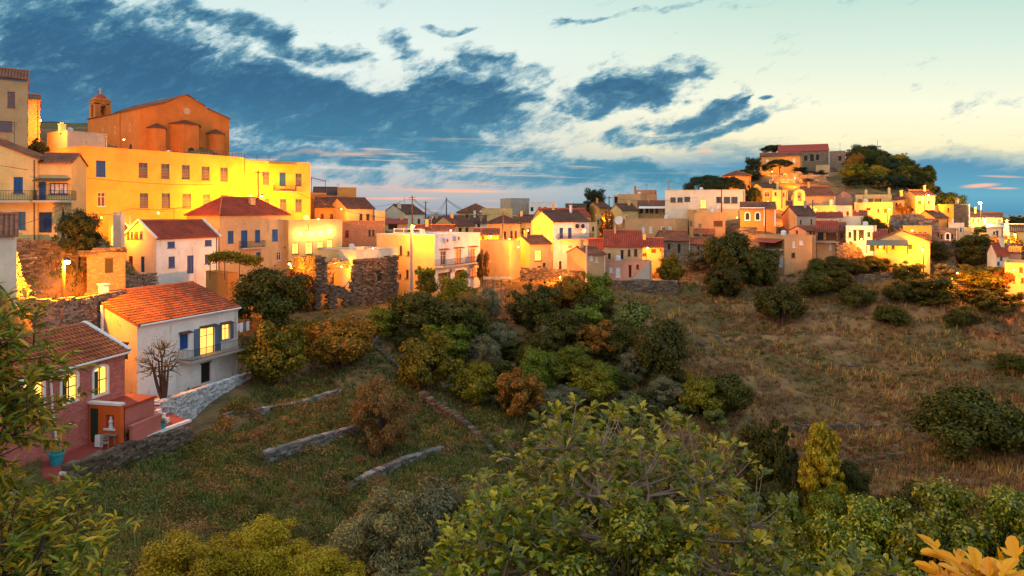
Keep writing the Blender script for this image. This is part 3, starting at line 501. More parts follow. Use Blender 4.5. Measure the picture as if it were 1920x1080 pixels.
def field(px, Y):
    px = np.atleast_1d(np.asarray(px, float)); Y = np.atleast_1d(np.asarray(Y, float)); q = feat(np.clip(px, -2200, 4200), np.clip(Y, 5, 420)); out = np.empty(len(px))
    for i in range(0, len(px), 4000): out[i:i+4000] = K(q[i:i+4000], X0)@Wt[:n_]+np.c_[np.ones(len(q[i:i+4000])), q[i:i+4000]]@Wt[n_:]
    x = (px-960)/FP*Y
    z = -out
    z += (np.sin(x*.55+1.3*np.sin(Y*.31))*np.sin(Y*.47+x*.13)*.14+np.sin(x*1.7+Y*.9)*np.sin(Y*1.3-x*.4)*.05)
    # terraces on the open slopes: small steps in height
    amt = np.clip((Y-36)/10, 0, 1)*np.clip((118-Y)/12, 0, 1)*np.clip((px-380)/60, 0, 1)
    st = 1.6; k = z/st+.25*np.sin(x*.05); f = k-np.floor(k); z = z+amt*.55*st*(np.clip((f-.5)*4, -.5, .5)+.5-f)
    for H in HS:
        rx = x-H['a'].x; ry = Y-H['a'].y; s = rx*H['d'].x+ry*H['d'].y; t_ = rx*H['m'].x+ry*H['m'].y
        e = np.maximum(np.maximum(-s, s-H['L']), np.maximum(-t_, t_-H['D'])); m_ = np.clip(1-(e-.5)/2.2, 0, 1)
        z = np.where((m_ > 0) & (z > H['z0']+.05), z*(1-m_)+(H['z0']+.05)*m_, z)
    return z
def gz(px, Y): return float(field([px], [Y])[0])
def gxy(x, y): return gz(960+FP*x/y, y)
def hit(px, py, y0=22., y1=190.):
    Ys = np.exp(np.linspace(math.log(y0), math.log(y1), 240)); z = field(np.full(240, float(px)), Ys); rows = HY-z/Ys*FP
    i = np.argmax(rows <= py); return float(Ys[i]) if rows.min() <= py else y1
pxs = np.concatenate([np.linspace(-2400, -150, 50)[:-1], np.linspace(-150, 2070, 420), np.linspace(2070, 4400, 50)[1:]])
ys = np.exp(np.linspace(math.log(2.5), math.log(420), 430)); GX, GY = np.meshgrid(pxs, ys)
gzv = field(GX.ravel(), GY.ravel()); nx, ny = len(pxs), len(ys)
# let the land fall away to the sea beyond the ridge
far = GY.ravel(); gzv = np.where(far > 330, gzv-(far-330)*.35, gzv)
V_ = np.stack([(GX.ravel()-960)/FP*far, far, gzv], -1)
I = np.arange(nx*ny).reshape(ny, nx); F_ = np.stack([I[:-1, :-1].ravel(), I[:-1, 1:].ravel(), I[1:, 1:].ravel(), I[1:, :-1].ravel()], -1)
tag(link('terrain', mesh_np('terrain', V_, F_, 'ground', True)), kind='structure')
mb = MB(); mb.quad((-90000, 300, -110), (90000, 300, -110), (90000, 88000, -110), (-90000, 88000, -110)); single('sea', mb, 'sea', None, None, kind='structure')
mb = MB(); mb.quad((-400, -300, -120), (400, -300, -120), (400, 400, -120), (-400, 400, -120)); single('ground', mb, 'ground', None, None, kind='structure')
# the ridge far behind the church
n1 = 60; vs = []; fs = []
for i in range(n1):
    px = -700+i*1100/(n1-1); top = np.interp(px, [-700, -300, 0, 75, 120, 150, 175, 240, 400], [140, 150, 205, 226, 231, 229, 233, 262, 420])+1.5*math.sin(i*1.7)
    for Y, r in ((230, 0), (250, .8), (262, 1.), (300, .4)):
        vs.append(P(px, 330+(top-330)*r, Y) if Y < 300 else P(px, 300, 300))
for i in range(n1-1):
    for j in range(3): fs.append((i*4+j, (i+1)*4+j, (i+1)*4+j+1, i*4+j+1))
mb = MB(); mb.add(vs, fs); single('hills', mb, 'farhill', None, None, kind='structure', smooth=True)
# ------------------------------------------------------------ building the houses
STY = {  # code: (object name, frame material, panel material, kind)
 'b': ('window', 'blue', 'blue', 's'), 'g': ('window', 'green', 'green', 's'), 'n': ('window', 'brown', 'brown', 's'), 'w': ('window', 'whitepaint', 'whitepaint', 's'), 'r': ('window', 'redpaint', 'glass', 'g'),
 'R': ('window', 'redpaint', 'glass', 'g'), 'G': ('window', 'blue', 'glass', 'g'), 'M': ('window', 'darkblue', 'cloth', 'm'), 'K': ('window', 'brown', 'glass', 'm'), 'S': ('window', 'shuttergrey', 'paneblue', 'S'),
 'L': ('window', 'brown', 'lit', 'g'), 'O': ('window', 'brown', 'litred', 'g'), 'W': ('window', 'whitepaint', 'brown', 'g'), 'B': ('door', 'blue', 'blue', 'd'), 'N': ('door', 'darkblue', 'darkblue', 'd'),
 'D': ('doorway', 'brown', 'dark', 'o'), 'A': ('window', 'whitepaint', 'dark', 'a'), 'b2': ('window', 'brown', 'dark', 'x'), 'B2': ('door', 'blue', 'blue', 'd'), 'L2': ('window', 'bluegrey', 'lit', 'x'),
 'A2': ('window', 'whitepaint', 'lit', 'A'), 'GD': ('door', 'darkgreen', 'darkgreen', 'd'), 'O2': ('panel', 'brown', 'wood', 'm')}
def slab(mb, q, th, uvq=None):
    """roof slab: q = 3 or 4 corners (counter-clockwise seen from above), th downwards"""
    n = len(q); q = [Vector(p) for p in q]; dn = Vector((0, 0, -th)); o = len(mb.v)
    mb.v += [tuple(p) for p in q]+[tuple(p+dn) for p in q]
    u0 = q[0]; ue = (q[1]-q[0]).normalized(); nn = (q[1]-q[0]).cross(q[-1]-q[0]).normalized(); ve = nn.cross(ue)
    uvs = [((p-u0).dot(ue), (p-u0).dot(ve)) for p in q]
    if mb.uv is None: mb.uv = []
    mb.f.append(tuple(o+i for i in range(n))); mb.uv += uvs
    mb.f.append(tuple(o+n+i for i in range(n-1, -1, -1))); mb.uv += uvs[::-1]
    for i in range(n):
        j = (i+1) % n; mb.f.append((o+i, o+i+n, o+j+n, o+j)); mb.uv += [(0, 0), (0, .1), (.1, .1), (.1, 0)]
HRN = random.Random(17)
def tilegeo(mb, q):
    """real barrel tiles on a four-cornered slope: q0,q1 along the eave, q3,q2 along the ridge"""
    q = [Vector(p) for p in q]; nn = (q[1]-q[0]).cross(q[3]-q[0]).normalized(); L = (q[1]-q[0]).length; S = (q[3]-q[0]).length
    nt = max(3, round(L/.3)); nr = max(3, round(S/.42)); seg = 4; o = len(mb.v); rnd = random.Random(5); nu = nt*seg+1
    off = [[rnd.uniform(-.012, .016) for _ in range(nt+1)] for _ in range(nr)]
    for r in range(nr):
        for e in (0, 1):
            v = (r+e*1.0)/nr; hgt = .075 if e == 0 else .012
            for i in range(nu):
                u = i/(nu-1); k = i/seg; a = k-int(k); pt = q[0].lerp(q[1], u).lerp(q[3].lerp(q[2], u), v)
                mb.v.append(tuple(pt+nn*(hgt+.075*math.sin(math.pi*a)+off[r][int(k)])))
    for r in range(nr):
        b = o+r*2*nu
        for i in range(nu-1):
            mb.f.append((b+i, b+i+1, b+nu+i+1, b+nu+i)); mb.uv += [(L*i/(nu-1), S*(r+.02)/nr), (L*(i+1)/(nu-1), S*(r+.02)/nr), (L*(i+1)/(nu-1), S*(r+.88)/nr), (L*i/(nu-1), S*(r+.88)/nr)]
        if r:
            for i in range(nu-1):
                mb.f.append((b+i, b+i-nu, b+i-nu+1, b+i+1)); mb.uv += [(L*i/(nu-1), S*r/nr)]*4
        else:
            base_ = len(mb.v)
            for i in range(nu): pt = q[0].lerp(q[1], i/(nu-1)); mb.v.append(tuple(pt))
            for i in range(nu-1): mb.f.append((base_+i, base_+i+1, b+i+1, b+i)); mb.uv += [(L*i/(nu-1), 0)]*4
def railing(mb, p0, p1, hgt=.95, gap=.14, r=.012):
    p0 = Vector(p0); p1 = Vector(p1); L = (p1-p0).length; d = (p1-p0)/L; n = max(2, int(L/gap)); sd = Vector((-d.y, d.x, 0))
    for z in (.08, hgt): mb.box((p0+p1)/2+Vector((0, 0, z)), (L, .035, .035), d, sd)
    for i in range(n+1): mb.box(p0.lerp(p1, i/n)+Vector((0, 0, hgt/2)), (r*2, r*2, hgt), d, sd)
FACES = {}
def build(H):
    a, b, d, m, L, D, z0, z1 = (H[k] for k in ('a', 'b', 'd', 'm', 'L', 'D', 'z0', 'z1')); zb = z0-3.0
    root = thing(H['name'], (a.x, a.y, z0), H['label'], H['cat']); H['root'] = root
    up = Vector((0, 0, 1)); roof = H['roof']; rise = H.get('rise', 1.2)
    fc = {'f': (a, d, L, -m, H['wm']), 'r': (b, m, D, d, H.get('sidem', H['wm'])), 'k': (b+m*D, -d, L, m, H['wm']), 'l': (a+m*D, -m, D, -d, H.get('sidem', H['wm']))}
    H['fc'] = fc
    def onface(k, px, py=None, z=None):
        p0, dr, l_, no, _ = fc[k]; u_ = (px-960)/FP; s = (u_*p0.y-p0.x)/(dr.x-u_*dr.y); y = p0.y+dr.y*s
        return s, y
    wins = []
    for item in (H.get('w') or '').split(';'):
        if not item.strip(): continue
        k, x0, y0, x1, y1, sty = item.split(); x0, y0, x1, y1 = map(float, (x0, y0, x1, y1))
        s0, ya = onface(k, x0); s1, yb_ = onface(k, x1); ym = (ya+yb_)/2; wins.append((k, s0, s1, Z(y1, ym), Z(y0, ym), sty))
    H['onface'] = onface
    groups = {}
    for k, (p0, dr, l_, no, wm) in fc.items():
        mb = groups.setdefault(wm if wm == H['wm'] else (wm, k), MB()); T_ = .2
        ops = [w_ for w_ in wins if w_[0] == k and w_[1] > .1 and w_[2] < l_-.1 and w_[4] < z1-.08 and w_[3] > zb+.1]
        okk = []
        for w_ in ops:
            if all(w_[2] < o_[1]-.02 or w_[1] > o_[2]+.02 or w_[4] < o_[3]-.02 or w_[3] > o_[4]+.02 for o_ in okk): okk.append(w_)
        xs = sorted({0., l_, *[q for w_ in okk for q in w_[1:3]]}); zs = sorted({zb, z1, *[q for w_ in okk for q in w_[3:5]]})
        pt = lambda s, z, t=0.: p0+dr*s-no*t+up*z
        for i in range(len(xs)-1):
            for j in range(len(zs)-1):
                cx, cz = (xs[i]+xs[i+1])/2, (zs[j]+zs[j+1])/2
                if any(w_[1] < cx < w_[2] and w_[3] < cz < w_[4] for w_ in okk): continue
                mb.quad(pt(xs[i], zs[j]), pt(xs[i+1], zs[j]), pt(xs[i+1], zs[j+1]), pt(xs[i], zs[j+1]))
        for (_, s0, s1, q0, q1, sty) in okk:
            mb.quad(pt(s0, q0), pt(s0, q1), pt(s0, q1, T_), pt(s0, q0, T_)); mb.quad(pt(s1, q0), pt(s1, q0, T_), pt(s1, q1, T_), pt(s1, q1))
            mb.quad(pt(s0, q1), pt(s1, q1), pt(s1, q1, T_), pt(s0, q1, T_)); mb.quad(pt(s0, q0), pt(s0, q0, T_), pt(s1, q0, T_), pt(s1, q0))
        for w_ in wins:
            if w_[0] == k: window(root, p0, dr, no, w_, .12 if w_ in okk else -.02, near=p0.y < 75)
    if roof == 'f':
        mb = groups[H['wm']]; t_ = .22; ins = [a+d*t_+m*t_, b-d*t_+m*t_, b-d*t_+m*(D-t_), a+d*t_+m*(D-t_)]; out = [a, b, b+m*D, a+m*D]; zr = z1-.4
        for i in range(4):
            j = (i+1) % 4; mb.quad(out[i]+up*z1, out[j]+up*z1, ins[j]+up*z1, ins[i]+up*z1); mb.quad(ins[i]+up*z1, ins[j]+up*z1, ins[j]+up*zr, ins[i]+up*zr)
        r_ = MB(); r_.quad(*[p+up*zr for p in ins]); part('roof', r_, 'concrete', root)
        c_ = MB()
        for i in range(4):
            j = (i+1) % 4; e = out[j]-out[i]; c_.box((out[i]+out[j])/2+up*(z1+.04)+(ins[i]+ins[j]-out[i]-out[j])/2*.5, (e.length+.06-(.36 if i % 2 else 0), .3, .08), e.normalized(), Vector((-e.y, e.x, 0)).normalized())
        part('coping', c_, {'stone': 'rubble', 'stone_dark': 'rubble_dark'}.get(H['wm'], H['wm']), root)
    else:
        ov = H.get('over', .28); th = .12; r_ = MB(); r_.uv = []; sg_ = lambda k: groups[H['wm'] if H.get('sidem', H['wm']) == H['wm'] else (H['sidem'], k)]
        if roof == 'g':
            rz = z1+rise; rd = D*H.get('rk', .5); sl_ = rise/rd; ez = z1-ov*sl_+.06; eb = z1-ov*rise/(D-rd)+.06; g = .12
            ra, rb = a+m*rd-d*g+up*(rz+.06), b+m*rd+d*g+up*(rz+.06)
            q1 = [a-m*ov-d*g+up*ez, b-m*ov+d*g+up*ez, rb, ra]; q2 = [b+m*(D+ov)+d*g+up*eb, a+m*(D+ov)-d*g+up*eb, ra, rb]
            slab(r_, q1, th); slab(r_, q2, th)
            if H.get('geo'): tilegeo(r_, q1)
            for p_, e in ((a, 'l'), (b, 'r')): sg_(e).add([p_+up*z1, p_+m*D+up*z1, p_+m*rd+up*rz], [(0, 1, 2)])
            cap = MB(); cap.tube([ra+up*.03, rb+up*.03], .11, 8); ridge = [cap]
            if H.get('edge'):
                for p_, s_ in ((a-d*.14, 1), (b+d*.14, 1)):
                    e_ = MB()
                    for sg in (0, 1):
                        e0 = p_+m*(-ov if sg == 0 else D+ov)+up*(ez+.08); e1 = p_+m*(D/2)+up*(rz+.16); dd_ = (e1-e0).normalized(); e_.box((e0+e1)/2, ((e1-e0).length, .26, .22), dd_, d, dd_.cross(d).normalized())
                    part('verge', e_, 'whitepaint', root)
        elif roof == 'e':
            rz = z1+rise; sl_ = rise/(L/2); ez = z1-ov*sl_+.06; g = .15; mid = a+d*(L/2)
            q1 = [a-d*ov+m*(D+g)+up*ez, a-d*ov-m*g+up*ez, mid-m*g+up*(rz+.06), mid+m*(D+g)+up*(rz+.06)]; q2 = [b+d*ov-m*g+up*ez, b+d*ov+m*(D+g)+up*ez, mid+m*(D+g)+up*(rz+.06), mid-m*g+up*(rz+.06)]
            slab(r_, q1, th); slab(r_, q2, th); fm = groups[H['wm']]
            for e in (0, D): fm.add([a+m*e+up*z1, b+m*e+up*z1, mid+m*e+up*rz], [(0, 1, 2)])
            cap = MB(); cap.tube([q1[2]+up*.03, q1[3]+up*.03], .11, 8); ridge = [cap]
        else:
            rz = z1+rise; k_ = min(L, D)/2*.95; ez = z1-.02; o0, o1, o2, o3 = a-d*ov-m*ov+up*ez, b+d*ov-m*ov+up*ez, b+d*ov+m*(D+ov)+up*ez, a-d*ov+m*(D+ov)+up*ez
            if L >= D: r0, r1 = a+d*k_+m*(D/2)+up*rz, b-d*k_+m*(D/2)+up*rz; slab(r_, [o0, o1, r1, r0], th); slab(r_, [o2, o3, r0, r1], th); slab(r_, [o1, o2, r1], th); slab(r_, [o3, o0, r0], th)
            else: r0, r1 = a+d*(L/2)+m*k_+up*rz, a+d*(L/2)+m*(D-k_)+up*rz; slab(r_, [o1, o2, r1, r0], th); slab(r_, [o3, o0, r0, r1], th); slab(r_, [o0, o1, r0], th); slab(r_, [o2, o3, r1], th)
            cap = MB(); cap.tube([r0+up*.03, r1+up*.03], .1, 8)
            for c0, r in ((o0, r0), (o3, r0 if L >= D else r1), (o1, r1 if L >= D else r0), (o2, r1)): cap.tube([c0+up*.03, r+up*.03], .09, 6)
            ridge = [cap]
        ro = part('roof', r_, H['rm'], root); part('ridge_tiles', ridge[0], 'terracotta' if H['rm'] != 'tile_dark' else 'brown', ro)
    walls = [part('wall', mb, wm if isinstance(wm, str) else wm[0], root) for wm, mb in groups.items() if mb.v]
    if roof == 'g' and 'chim' not in H and a.y > 60 and HRN.random() < .6:
        c = a+d*(L*HRN.choice([.15, .3, .75]))+m*(D*.42); zr = z1+rise*.84; mb = MB(); cw = HRN.uniform(.35, .55); ch_ = HRN.uniform(.8, 1.4); mb.box(c+up*(zr+ch_/2-.4), (cw, cw, ch_+.8), d, m); mb.box(c+up*(zr+ch_+.05), (cw+.14, cw+.14, .09), d, m); part('chimney', mb, H['wm'], root)
    if roof == 'f' and a.y > 60 and L > 4 and HRN.random() < .55:
        c = a+d*(L*HRN.uniform(.25, .75))+m*(D*.45)+up*(z1-.4); mb = MB(); mb.lathe(c, [(.42, 0), (.42, 1.0), (.3, 1.15), (.1, 1.2)], 10); part('water_tank', mb, 'cloth', root)
    if a.y > 60 and L > 5 and HRN.random() < .45:
        c = a+d*(L*HRN.uniform(.2, .8))+m*(D*.5); zt = z1+(rise if roof != 'f' else 0); mb = MB(); mb.tube([c+up*(zt-.4), c+up*(zt+1.7)], .025, 5)
        for q in range(3): mb.box(c+up*(zt+1.6-.18*q), (.7-.12*q, .03, .03), d, m)
        part('aerial', mb, 'iron', root)
    if a.y > 60 and HRN.random() < .5:
        c = a+d*(L-.25)-m*.06; mb = MB(); mb.tube([c+up*(z0-1), c+up*(z1-.15)], .05, 6); part('drainpipe', mb, HRN.choice(['iron', 'cloth', 'brown']), root)
    for (px, py, w_) in H.get('chim', []):
        q = a+m*(D*.35); s, y = onface('f', px); c = a+d*s+m*(D*.3); y = c.y; zt = Z(py, y); zl = z1-.3
        mb = MB(); mb.box(c+up*((zt+zl)/2), (w_, .5, zt-zl), d, m); mb.box(c+up*(zt+.05), (w_+.14, .64, .1), d, m); mb.box(c+up*(zt+.22), (w_*.5, .3, .24), d, m); part('chimney', mb, H['wm'], root)
    for bl in H.get('balc', []):
        if bl[0] == 'l': wlb, (x0, x1, py, dep) = 'l', bl[1:]
        else: wlb, (x0, x1, py, dep) = 'f', bl
        a_, d_, m_ = (a, d, m) if wlb == 'f' else (fc['l'][0], fc['l'][1], d)
        s0, y0 = onface(wlb, x0); s1, y1 = onface(wlb, x1); zf = Z(py, y0); mb = MB(); mb.box(a_+d_*((s0+s1)/2)-m_*(dep/2-.02)+up*(zf-.1), (s1-s0, dep, .2), d_, m_)
        bo = part('balcony', mb, 'concrete', root); rl = MB(); i0, i1, e = a_+d_*(s0+.05)+up*zf, a_+d_*(s1-.05)+up*zf, -m_*(dep-.06); railing(rl, i0+e, i1+e); railing(rl, i0, i0+e); railing(rl, i1, i1+e); part('railing', rl, 'iron' if z0 > -14 or True else 'iron', bo)
    for (k, x0, x1, py, dep, am, pb) in H.get('awn', []):
        p0, dr, l_, no, _ = fc[k]; s0, y0 = onface(k, x0); s1, y1 = onface(k, x1); zt = Z(py, (y0+y1)/2); i0, i1 = p0+dr*s0+up*zt, p0+dr*s1+up*zt; o0, o1 = i0+no*dep-up*dep*.28, i1+no*dep-up*dep*.28
        r_ = MB(); r_.uv = []; slab(r_, [o0, o1, i1-no*.02, i0-no*.02], .07); r2 = part('awning', r_, am, root)
        if pb:
            zl = Z(pb, y0); n = max(2, int((s1-s0)/2.6)+1)
            for i in range(n): c = o0.lerp(o1, (i+.04)/(n-.92)) if n > 1 else o0; mb = MB(); c = c-no*.12; mb.box(Vector((c.x, c.y, (zl+c.z-.08)/2)), (.12, .12, c.z-.08-zl), dr, no); part('post', mb, 'brown', root)
    for (x0, x1, p0_, p1_) in H.get('boxes', []):
        s0, y0 = onface('f', x0); s1, y1 = onface('f', x1); zt, zl = Z(p0_, y0), Z(p1_, y0); mb = MB(); cc = a+d*((s0+s1)/2)-m*.24+up*((zt+zl)/2)
        mb.box(cc, (s1-s0, .36, zt-zl), d, m); o = part('air_conditioner', mb, 'cloth', root); mb = MB(); mb.tube([cc-m*.185, cc-m*.2], (zt-zl)*.38, 12); part('fan_grille', mb, 'iron', o)
    if H.get('trim'):
        mb = MB()
        for it in H['trim'].split(';'):
            k, x0, y0, x1, y1 = it.split(); s0, ya = onface(k, float(x0)); s1, yb_ = onface(k, float(x1)); mb.box(a+d*((s0+s1)/2)-m*.03+up*((Z(float(y0), ya)+Z(float(y1), ya))/2), (abs(s1-s0), .05, Z(float(y0), ya)-Z(float(y1), ya)), d, m) if H['name'] != 'tall_house' else None
        if mb.v: part('trim', mb, 'whitepaint', root)
    if H.get('band'): mb = MB(); mb.box(a+d*(L/2)-m*.03+up*(z1-.25), (L, .06, .3), d, m); part('band', mb, H['band'], root)
def window(root, p0, dr, no, w_, dep, near=False):
    k, s0, s1, q0, q1, sty = w_; nm, fm, pm, kind = STY[sty]; up = Vector((0, 0, 1)); W_, Hh = s1-s0, q1-q0; cs = (s0+s1)/2
    C_ = lambda s, z, t=0.: p0+dr*s-no*t+up*z
    fr = .07 if near else .06; fmb = MB(); pmb = MB(); ar = kind in 'aA'
    def bx(mb, sa, sb, za, zb_, t, th): mb.box(C_((sa+sb)/2, (za+zb_)/2, t), (sb-sa, th, zb_-za), dr, no)
    t0 = dep
    if kind == 'o':
        bx(pmb, s0-.01, s1+.01, q0-.01, q1+.01, t0+.05, .04); bx(fmb, s0-.12, s1+.12, q1, q1+.1, .0-.01, .06); f = part('doorway', pmb, 'dark', root); part('lintel', fmb, fm, f); return  # dark panel stands in for the shade inside the opening
    if ar:
        # arched opening: proud surround, dark or lit glass behind
        R_ = W_/2; n = 10; rise = R_*(.35 if kind == 'A' else 1.); zc = q1-rise; arc = [(cs-R_*math.cos(math.pi*i/n), zc+rise*math.sin(math.pi*i/n)) for i in range(n+1)]
        poly = [(s0, q0)]+arc+[(s1, q0)]; wd = .17 if kind == 'A' else .22
        outp = [(s0-wd, q0-wd)]+[(cs-(R_+wd)*math.cos(math.pi*i/n), zc+(rise+wd)*math.sin(math.pi*i/n)) for i in range(n+1)]+[(s1+wd, q0-wd)]
        m_ = len(poly); e = .05
        vs = [C_(*p, -e) for p in poly]+[C_(*p, -e) for p in outp]+[C_(*p, .02) for p in poly]+[C_(*p, .02) for p in outp]
        fs = []
        for i in range(m_):
            j = (i+1) % m_; fs += [(i, j, j+m_, i+m_), (i+m_, j+m_, j+3*m_, i+3*m_), (i, i+2*m_, j+2*m_, j)]
        fmb.add(vs, fs); f = part('window', fmb, 'whitepaint', root)
        pmb.add([C_(*p, -.012 if dep < 0 else .1) for p in poly], [tuple(range(m_))]); part('pane', pmb, pm, f)
        mu = MB(); tt = -.03 if dep < 0 else .08; bx(mu, cs-.04, cs+.04, q0, q1-.03, tt, .03); bx(mu, s0+.03, s1-.03, (q0+q1)/2-.03, (q0+q1)/2+.03, tt, .03)
        part('mullion', mu, 'brown' if kind == 'A' else 'dark', f)
        if kind == 'A':
            sh = MB(); bx(sh, s0+.02, s0+W_*.26, q0+.02, q1-rise-.02, -.05, .04); part('shutter', sh, 'darkgreen', f)
        else: pass
        return
    # frame
    bx(fmb, s0, s0+fr, q0, q1, t0, .07); bx(fmb, s1-fr, s1, q0, q1, t0, .07); bx(fmb, s0+fr, s1-fr, q1-fr, q1, t0, .07); bx(fmb, s0+fr, s1-fr, q0, q0+fr, t0, .07)
    if kind in 'gmSx' and W_ > .5:
        if kind != 'm': bx(fmb, cs-.03, cs+.03, q0+fr, q1-fr, t0, .06); bx(fmb, s0+fr, s1-fr, q0+Hh*.68, q0+Hh*.68+.05, t0-.01, .06)
        else:
            for i in range(1, 4): bx(fmb, s0+W_*i/4-.03, s0+W_*i/4+.03, q0+fr, q1-fr, t0, .06)
    bx(fmb, s0-.08, s1+.08, q0-.07, q0-.005, -.03, .14) if kind not in 'do' else None
    f = part(nm, fmb, fm, root)
    bx(pmb, s0+fr*.8, s1-fr*.8, q0+fr*.8, q1-fr*.8, t0+.02, .03)
    if kind in 'sd':
        n = max(4, min(14, int(Hh/.14)))
        for hlf in (0, 1):
            sa = s0+fr if not hlf else cs+.012; sb = cs-.012 if not hlf else s1-fr
            for i in range(n): z_ = q0+fr+(Hh-2*fr)*(i+.5)/n; bx(pmb, sa+.02, sb-.02, z_-.025, z_+.02, t0-.01, .05)
            for q in ((sa, sa+.03), (sb-.03, sb)): bx(pmb, q[0], q[1], q0+fr, q1-fr, t0-.02, .05)
        part('shutter', pmb, pm, f)
    elif kind == 'S':
        part('pane', pmb, pm, f); sh = MB(); n = 6
        for sa, sb in ((s0+.08, cs-.05), (cs+.05, s1-.08)):
            for i in range(n): z_ = q0+.1+(Hh*.62)*(i+.5)/n; bx(sh, sa, sb, z_-.05, z_+.05, t0-.045, .02)
        part('shutter', sh, 'shuttergrey', f)
    else:
        part('pane', pmb, pm, f)
        if kind == 'x':
            for sa, sb in ((s0-W_*.42, s0-.04), (s1+.04, s1+W_*.42)): sh = MB(); bx(sh, sa, sb, q0, q1, -.05, .05); part('shutter', sh, fm, f)
for H in HS: build(H)
HD = {H['name']: H for H in HS}
up = Vector((0, 0, 1))
# ------------------------------------------------------------ the church and its tower
a = P(261, 203, 118); a.z = 0; b = P(430, 222, 131); b.z = 0; d = (b-a).normalized(); L = (b-a).length; m = Vector((-d.y, d.x, 0)); D = 22.; zb = 7.5
root = thing('church', (a.x, a.y, zb), 'big orange church with round medallion and three tiled apses', 'church')
prof = [(0, 18.2), (4.4, 19.6), (4.7, 19.9), (L/2, 21.7), (L-4.7, 19.9), (L-4.4, 19.6), (L, 18.2)]
mb = MB(); fr = [a+up*zb]+[a+d*s+up*z for s, z in prof]+[b+up*zb]; n = len(fr); mb.add(fr, [tuple(range(n))]); mb.add([p+m*D for p in fr], [tuple(range(n-1, -1, -1))])
mb.quad(a+m*D+up*zb, a+up*zb, a+up*18.2, a+m*D+up*18.2); mb.quad(b+up*zb, b+m*D+up*zb, b+m*D+up*18.2, b+up*18.2); part('wall', mb, 'church', root)
r_ = MB(); r_.uv = []
for i in range(len(prof)-1):
    if i in (1, 4): continue
    (s0, q0), (s1, q1) = prof[i], prof[i+1]; e0 = -.25 if i == 0 else 0; e1 = .25 if i == 5 else 0; sl_ = (q1-q0)/(s1-s0)
    slab(r_, [a+d*(s0+e0)-m*.2+up*(q0+e0*sl_+.07), a+d*(s1+e1)-m*.2+up*(q1+e1*sl_+.07), a+d*(s1+e1)+m*(D+.2)+up*(q1+e1*sl_+.07), a+d*(s0+e0)+m*(D+.2)+up*(q0+e0*sl_+.07)], .1)
part('roof', r_, 'tile', root)
for s0, s1, zt, pr in ((1.3, 4.6, 15.0, 1.5), (5.2, 10.7, 16.1, 2.3), (12.0, 15.4, 15.0, 1.5)):
    w_ = s1-s0; q = [a+d*s0, a+d*(s0+w_*.24)-m*pr, a+d*(s1-w_*.24)-m*pr, a+d*s1]; mb = MB()
    for i in range(3): mb.quad(q[i]+up*zb, q[i+1]+up*zb, q[i+1]+up*zt, q[i]+up*zt)
    o = part('apse', mb, 'church', root); top = a+d*((s0+s1)/2)+up*(zt+.9); c_ = (q[0]+q[3])/2; mb = MB()
    e = [c_+(p-c_)*1.1+up*(zt) for p in q]; top2 = top-m*.05
    mb.add(e+[top2]+[p-up*.15 for p in e], [(0, 1, 4), (1, 2, 4), (2, 3, 4), (0, 5, 6, 1), (1, 6, 7, 2), (2, 7, 8, 3), (5, 8, 7, 6)]); part('roof', mb, 'brown', o)
    wc = (s0+s1)/2; ww = 1.1 if pr > 2 else .7; zz = 11.3 if pr > 2 else 10.4
    mb = MB(); arc = [(wc-ww/2, zb+1)]+[(wc-ww/2*math.cos(math.pi*i/8), zz+ww/2*math.sin(math.pi*i/8)) for i in range(9)]+[(wc+ww/2, zb+1)]
    mb.add([a+d*s-m*(pr+.03)+up*z for s, z in arc], [tuple(range(len(arc)))]); part('window', mb, 'dark', o)
mb = MB(); mb.tube([a+d*(L/2)-m*.08+up*18.6, a+d*(L/2)-m*.02+up*18.6], .65, 20); part('medallion', mb, 'old', root)
p0 = a+m*D
for s in (3.5, 9.5, 15.0):       # oval windows of the long side
    mb = MB(); c_ = a+m*s-d*.05+up*15.1; mb.add([c_+m*(.42*math.cos(t*math.pi/8))+up*(.72*math.sin(t*math.pi/8)) for t in range(16)], [tuple(range(16))]); f = part('window_surround', mb, 'cream', root)
    mb = MB(); mb.add([c_-d*.02+m*(.26*math.cos(t*math.pi/8))+up*(.52*math.sin(t*math.pi/8)) for t in range(16)], [tuple(range(16))]); part('pane', mb, 'orange', f)
for s in (3.3, 9.3):
    mb = MB(); arc = [(s-.5, 9)]+[(s-.5*math.cos(math.pi*i/8), 11.7+.5*math.sin(math.pi*i/8)) for i in range(9)]+[(s+.5, 9)]; mb.add([a+m*q-d*.03+up*z for q, z in arc], [tuple(range(len(arc)))]); part('window', mb, 'dark', root)
mb = MB(); mb.tube([a+m*7.6-d*.08+up*z for z in (9, 18)], .09, 6); part('downpipe', mb, 'church', root)
c = P(188, 200, 134.5); c.z = 0; tb = thing('bell_tower', (c.x, c.y, zb), 'slim orange bell tower with small red dome and cross', 'tower'); hw = 1.55
def piers(mb, c, hw, z0, z1, zo, wd, d, m):
    for i in (-1, 1):
        for j in (-1, 1): mb.box(c+d*(i*(hw-wd/2))+m*(j*(hw-wd/2))+up*((z0+z1)/2), (wd, wd, z1-z0), d, m)
    ow = hw-wd
    for (e, g) in ((d, m), (m, d)):
        for sgn in (-1, 1):
            for k in range(8):
                t0, t1 = math.pi*k/8, math.pi*(k+1)/8; xm = -ow*math.cos((t0+t1)/2); wdt = ow*abs(math.cos(t0)-math.cos(t1)); zt = z1-ow+ow*math.sin((t0+t1)/2)
                mb.box(c+e*xm+g*(sgn*(hw-.2))+up*((zt+z1+.25)/2), (wdt, .4, max(.02, z1+.25-zt)), e, g)
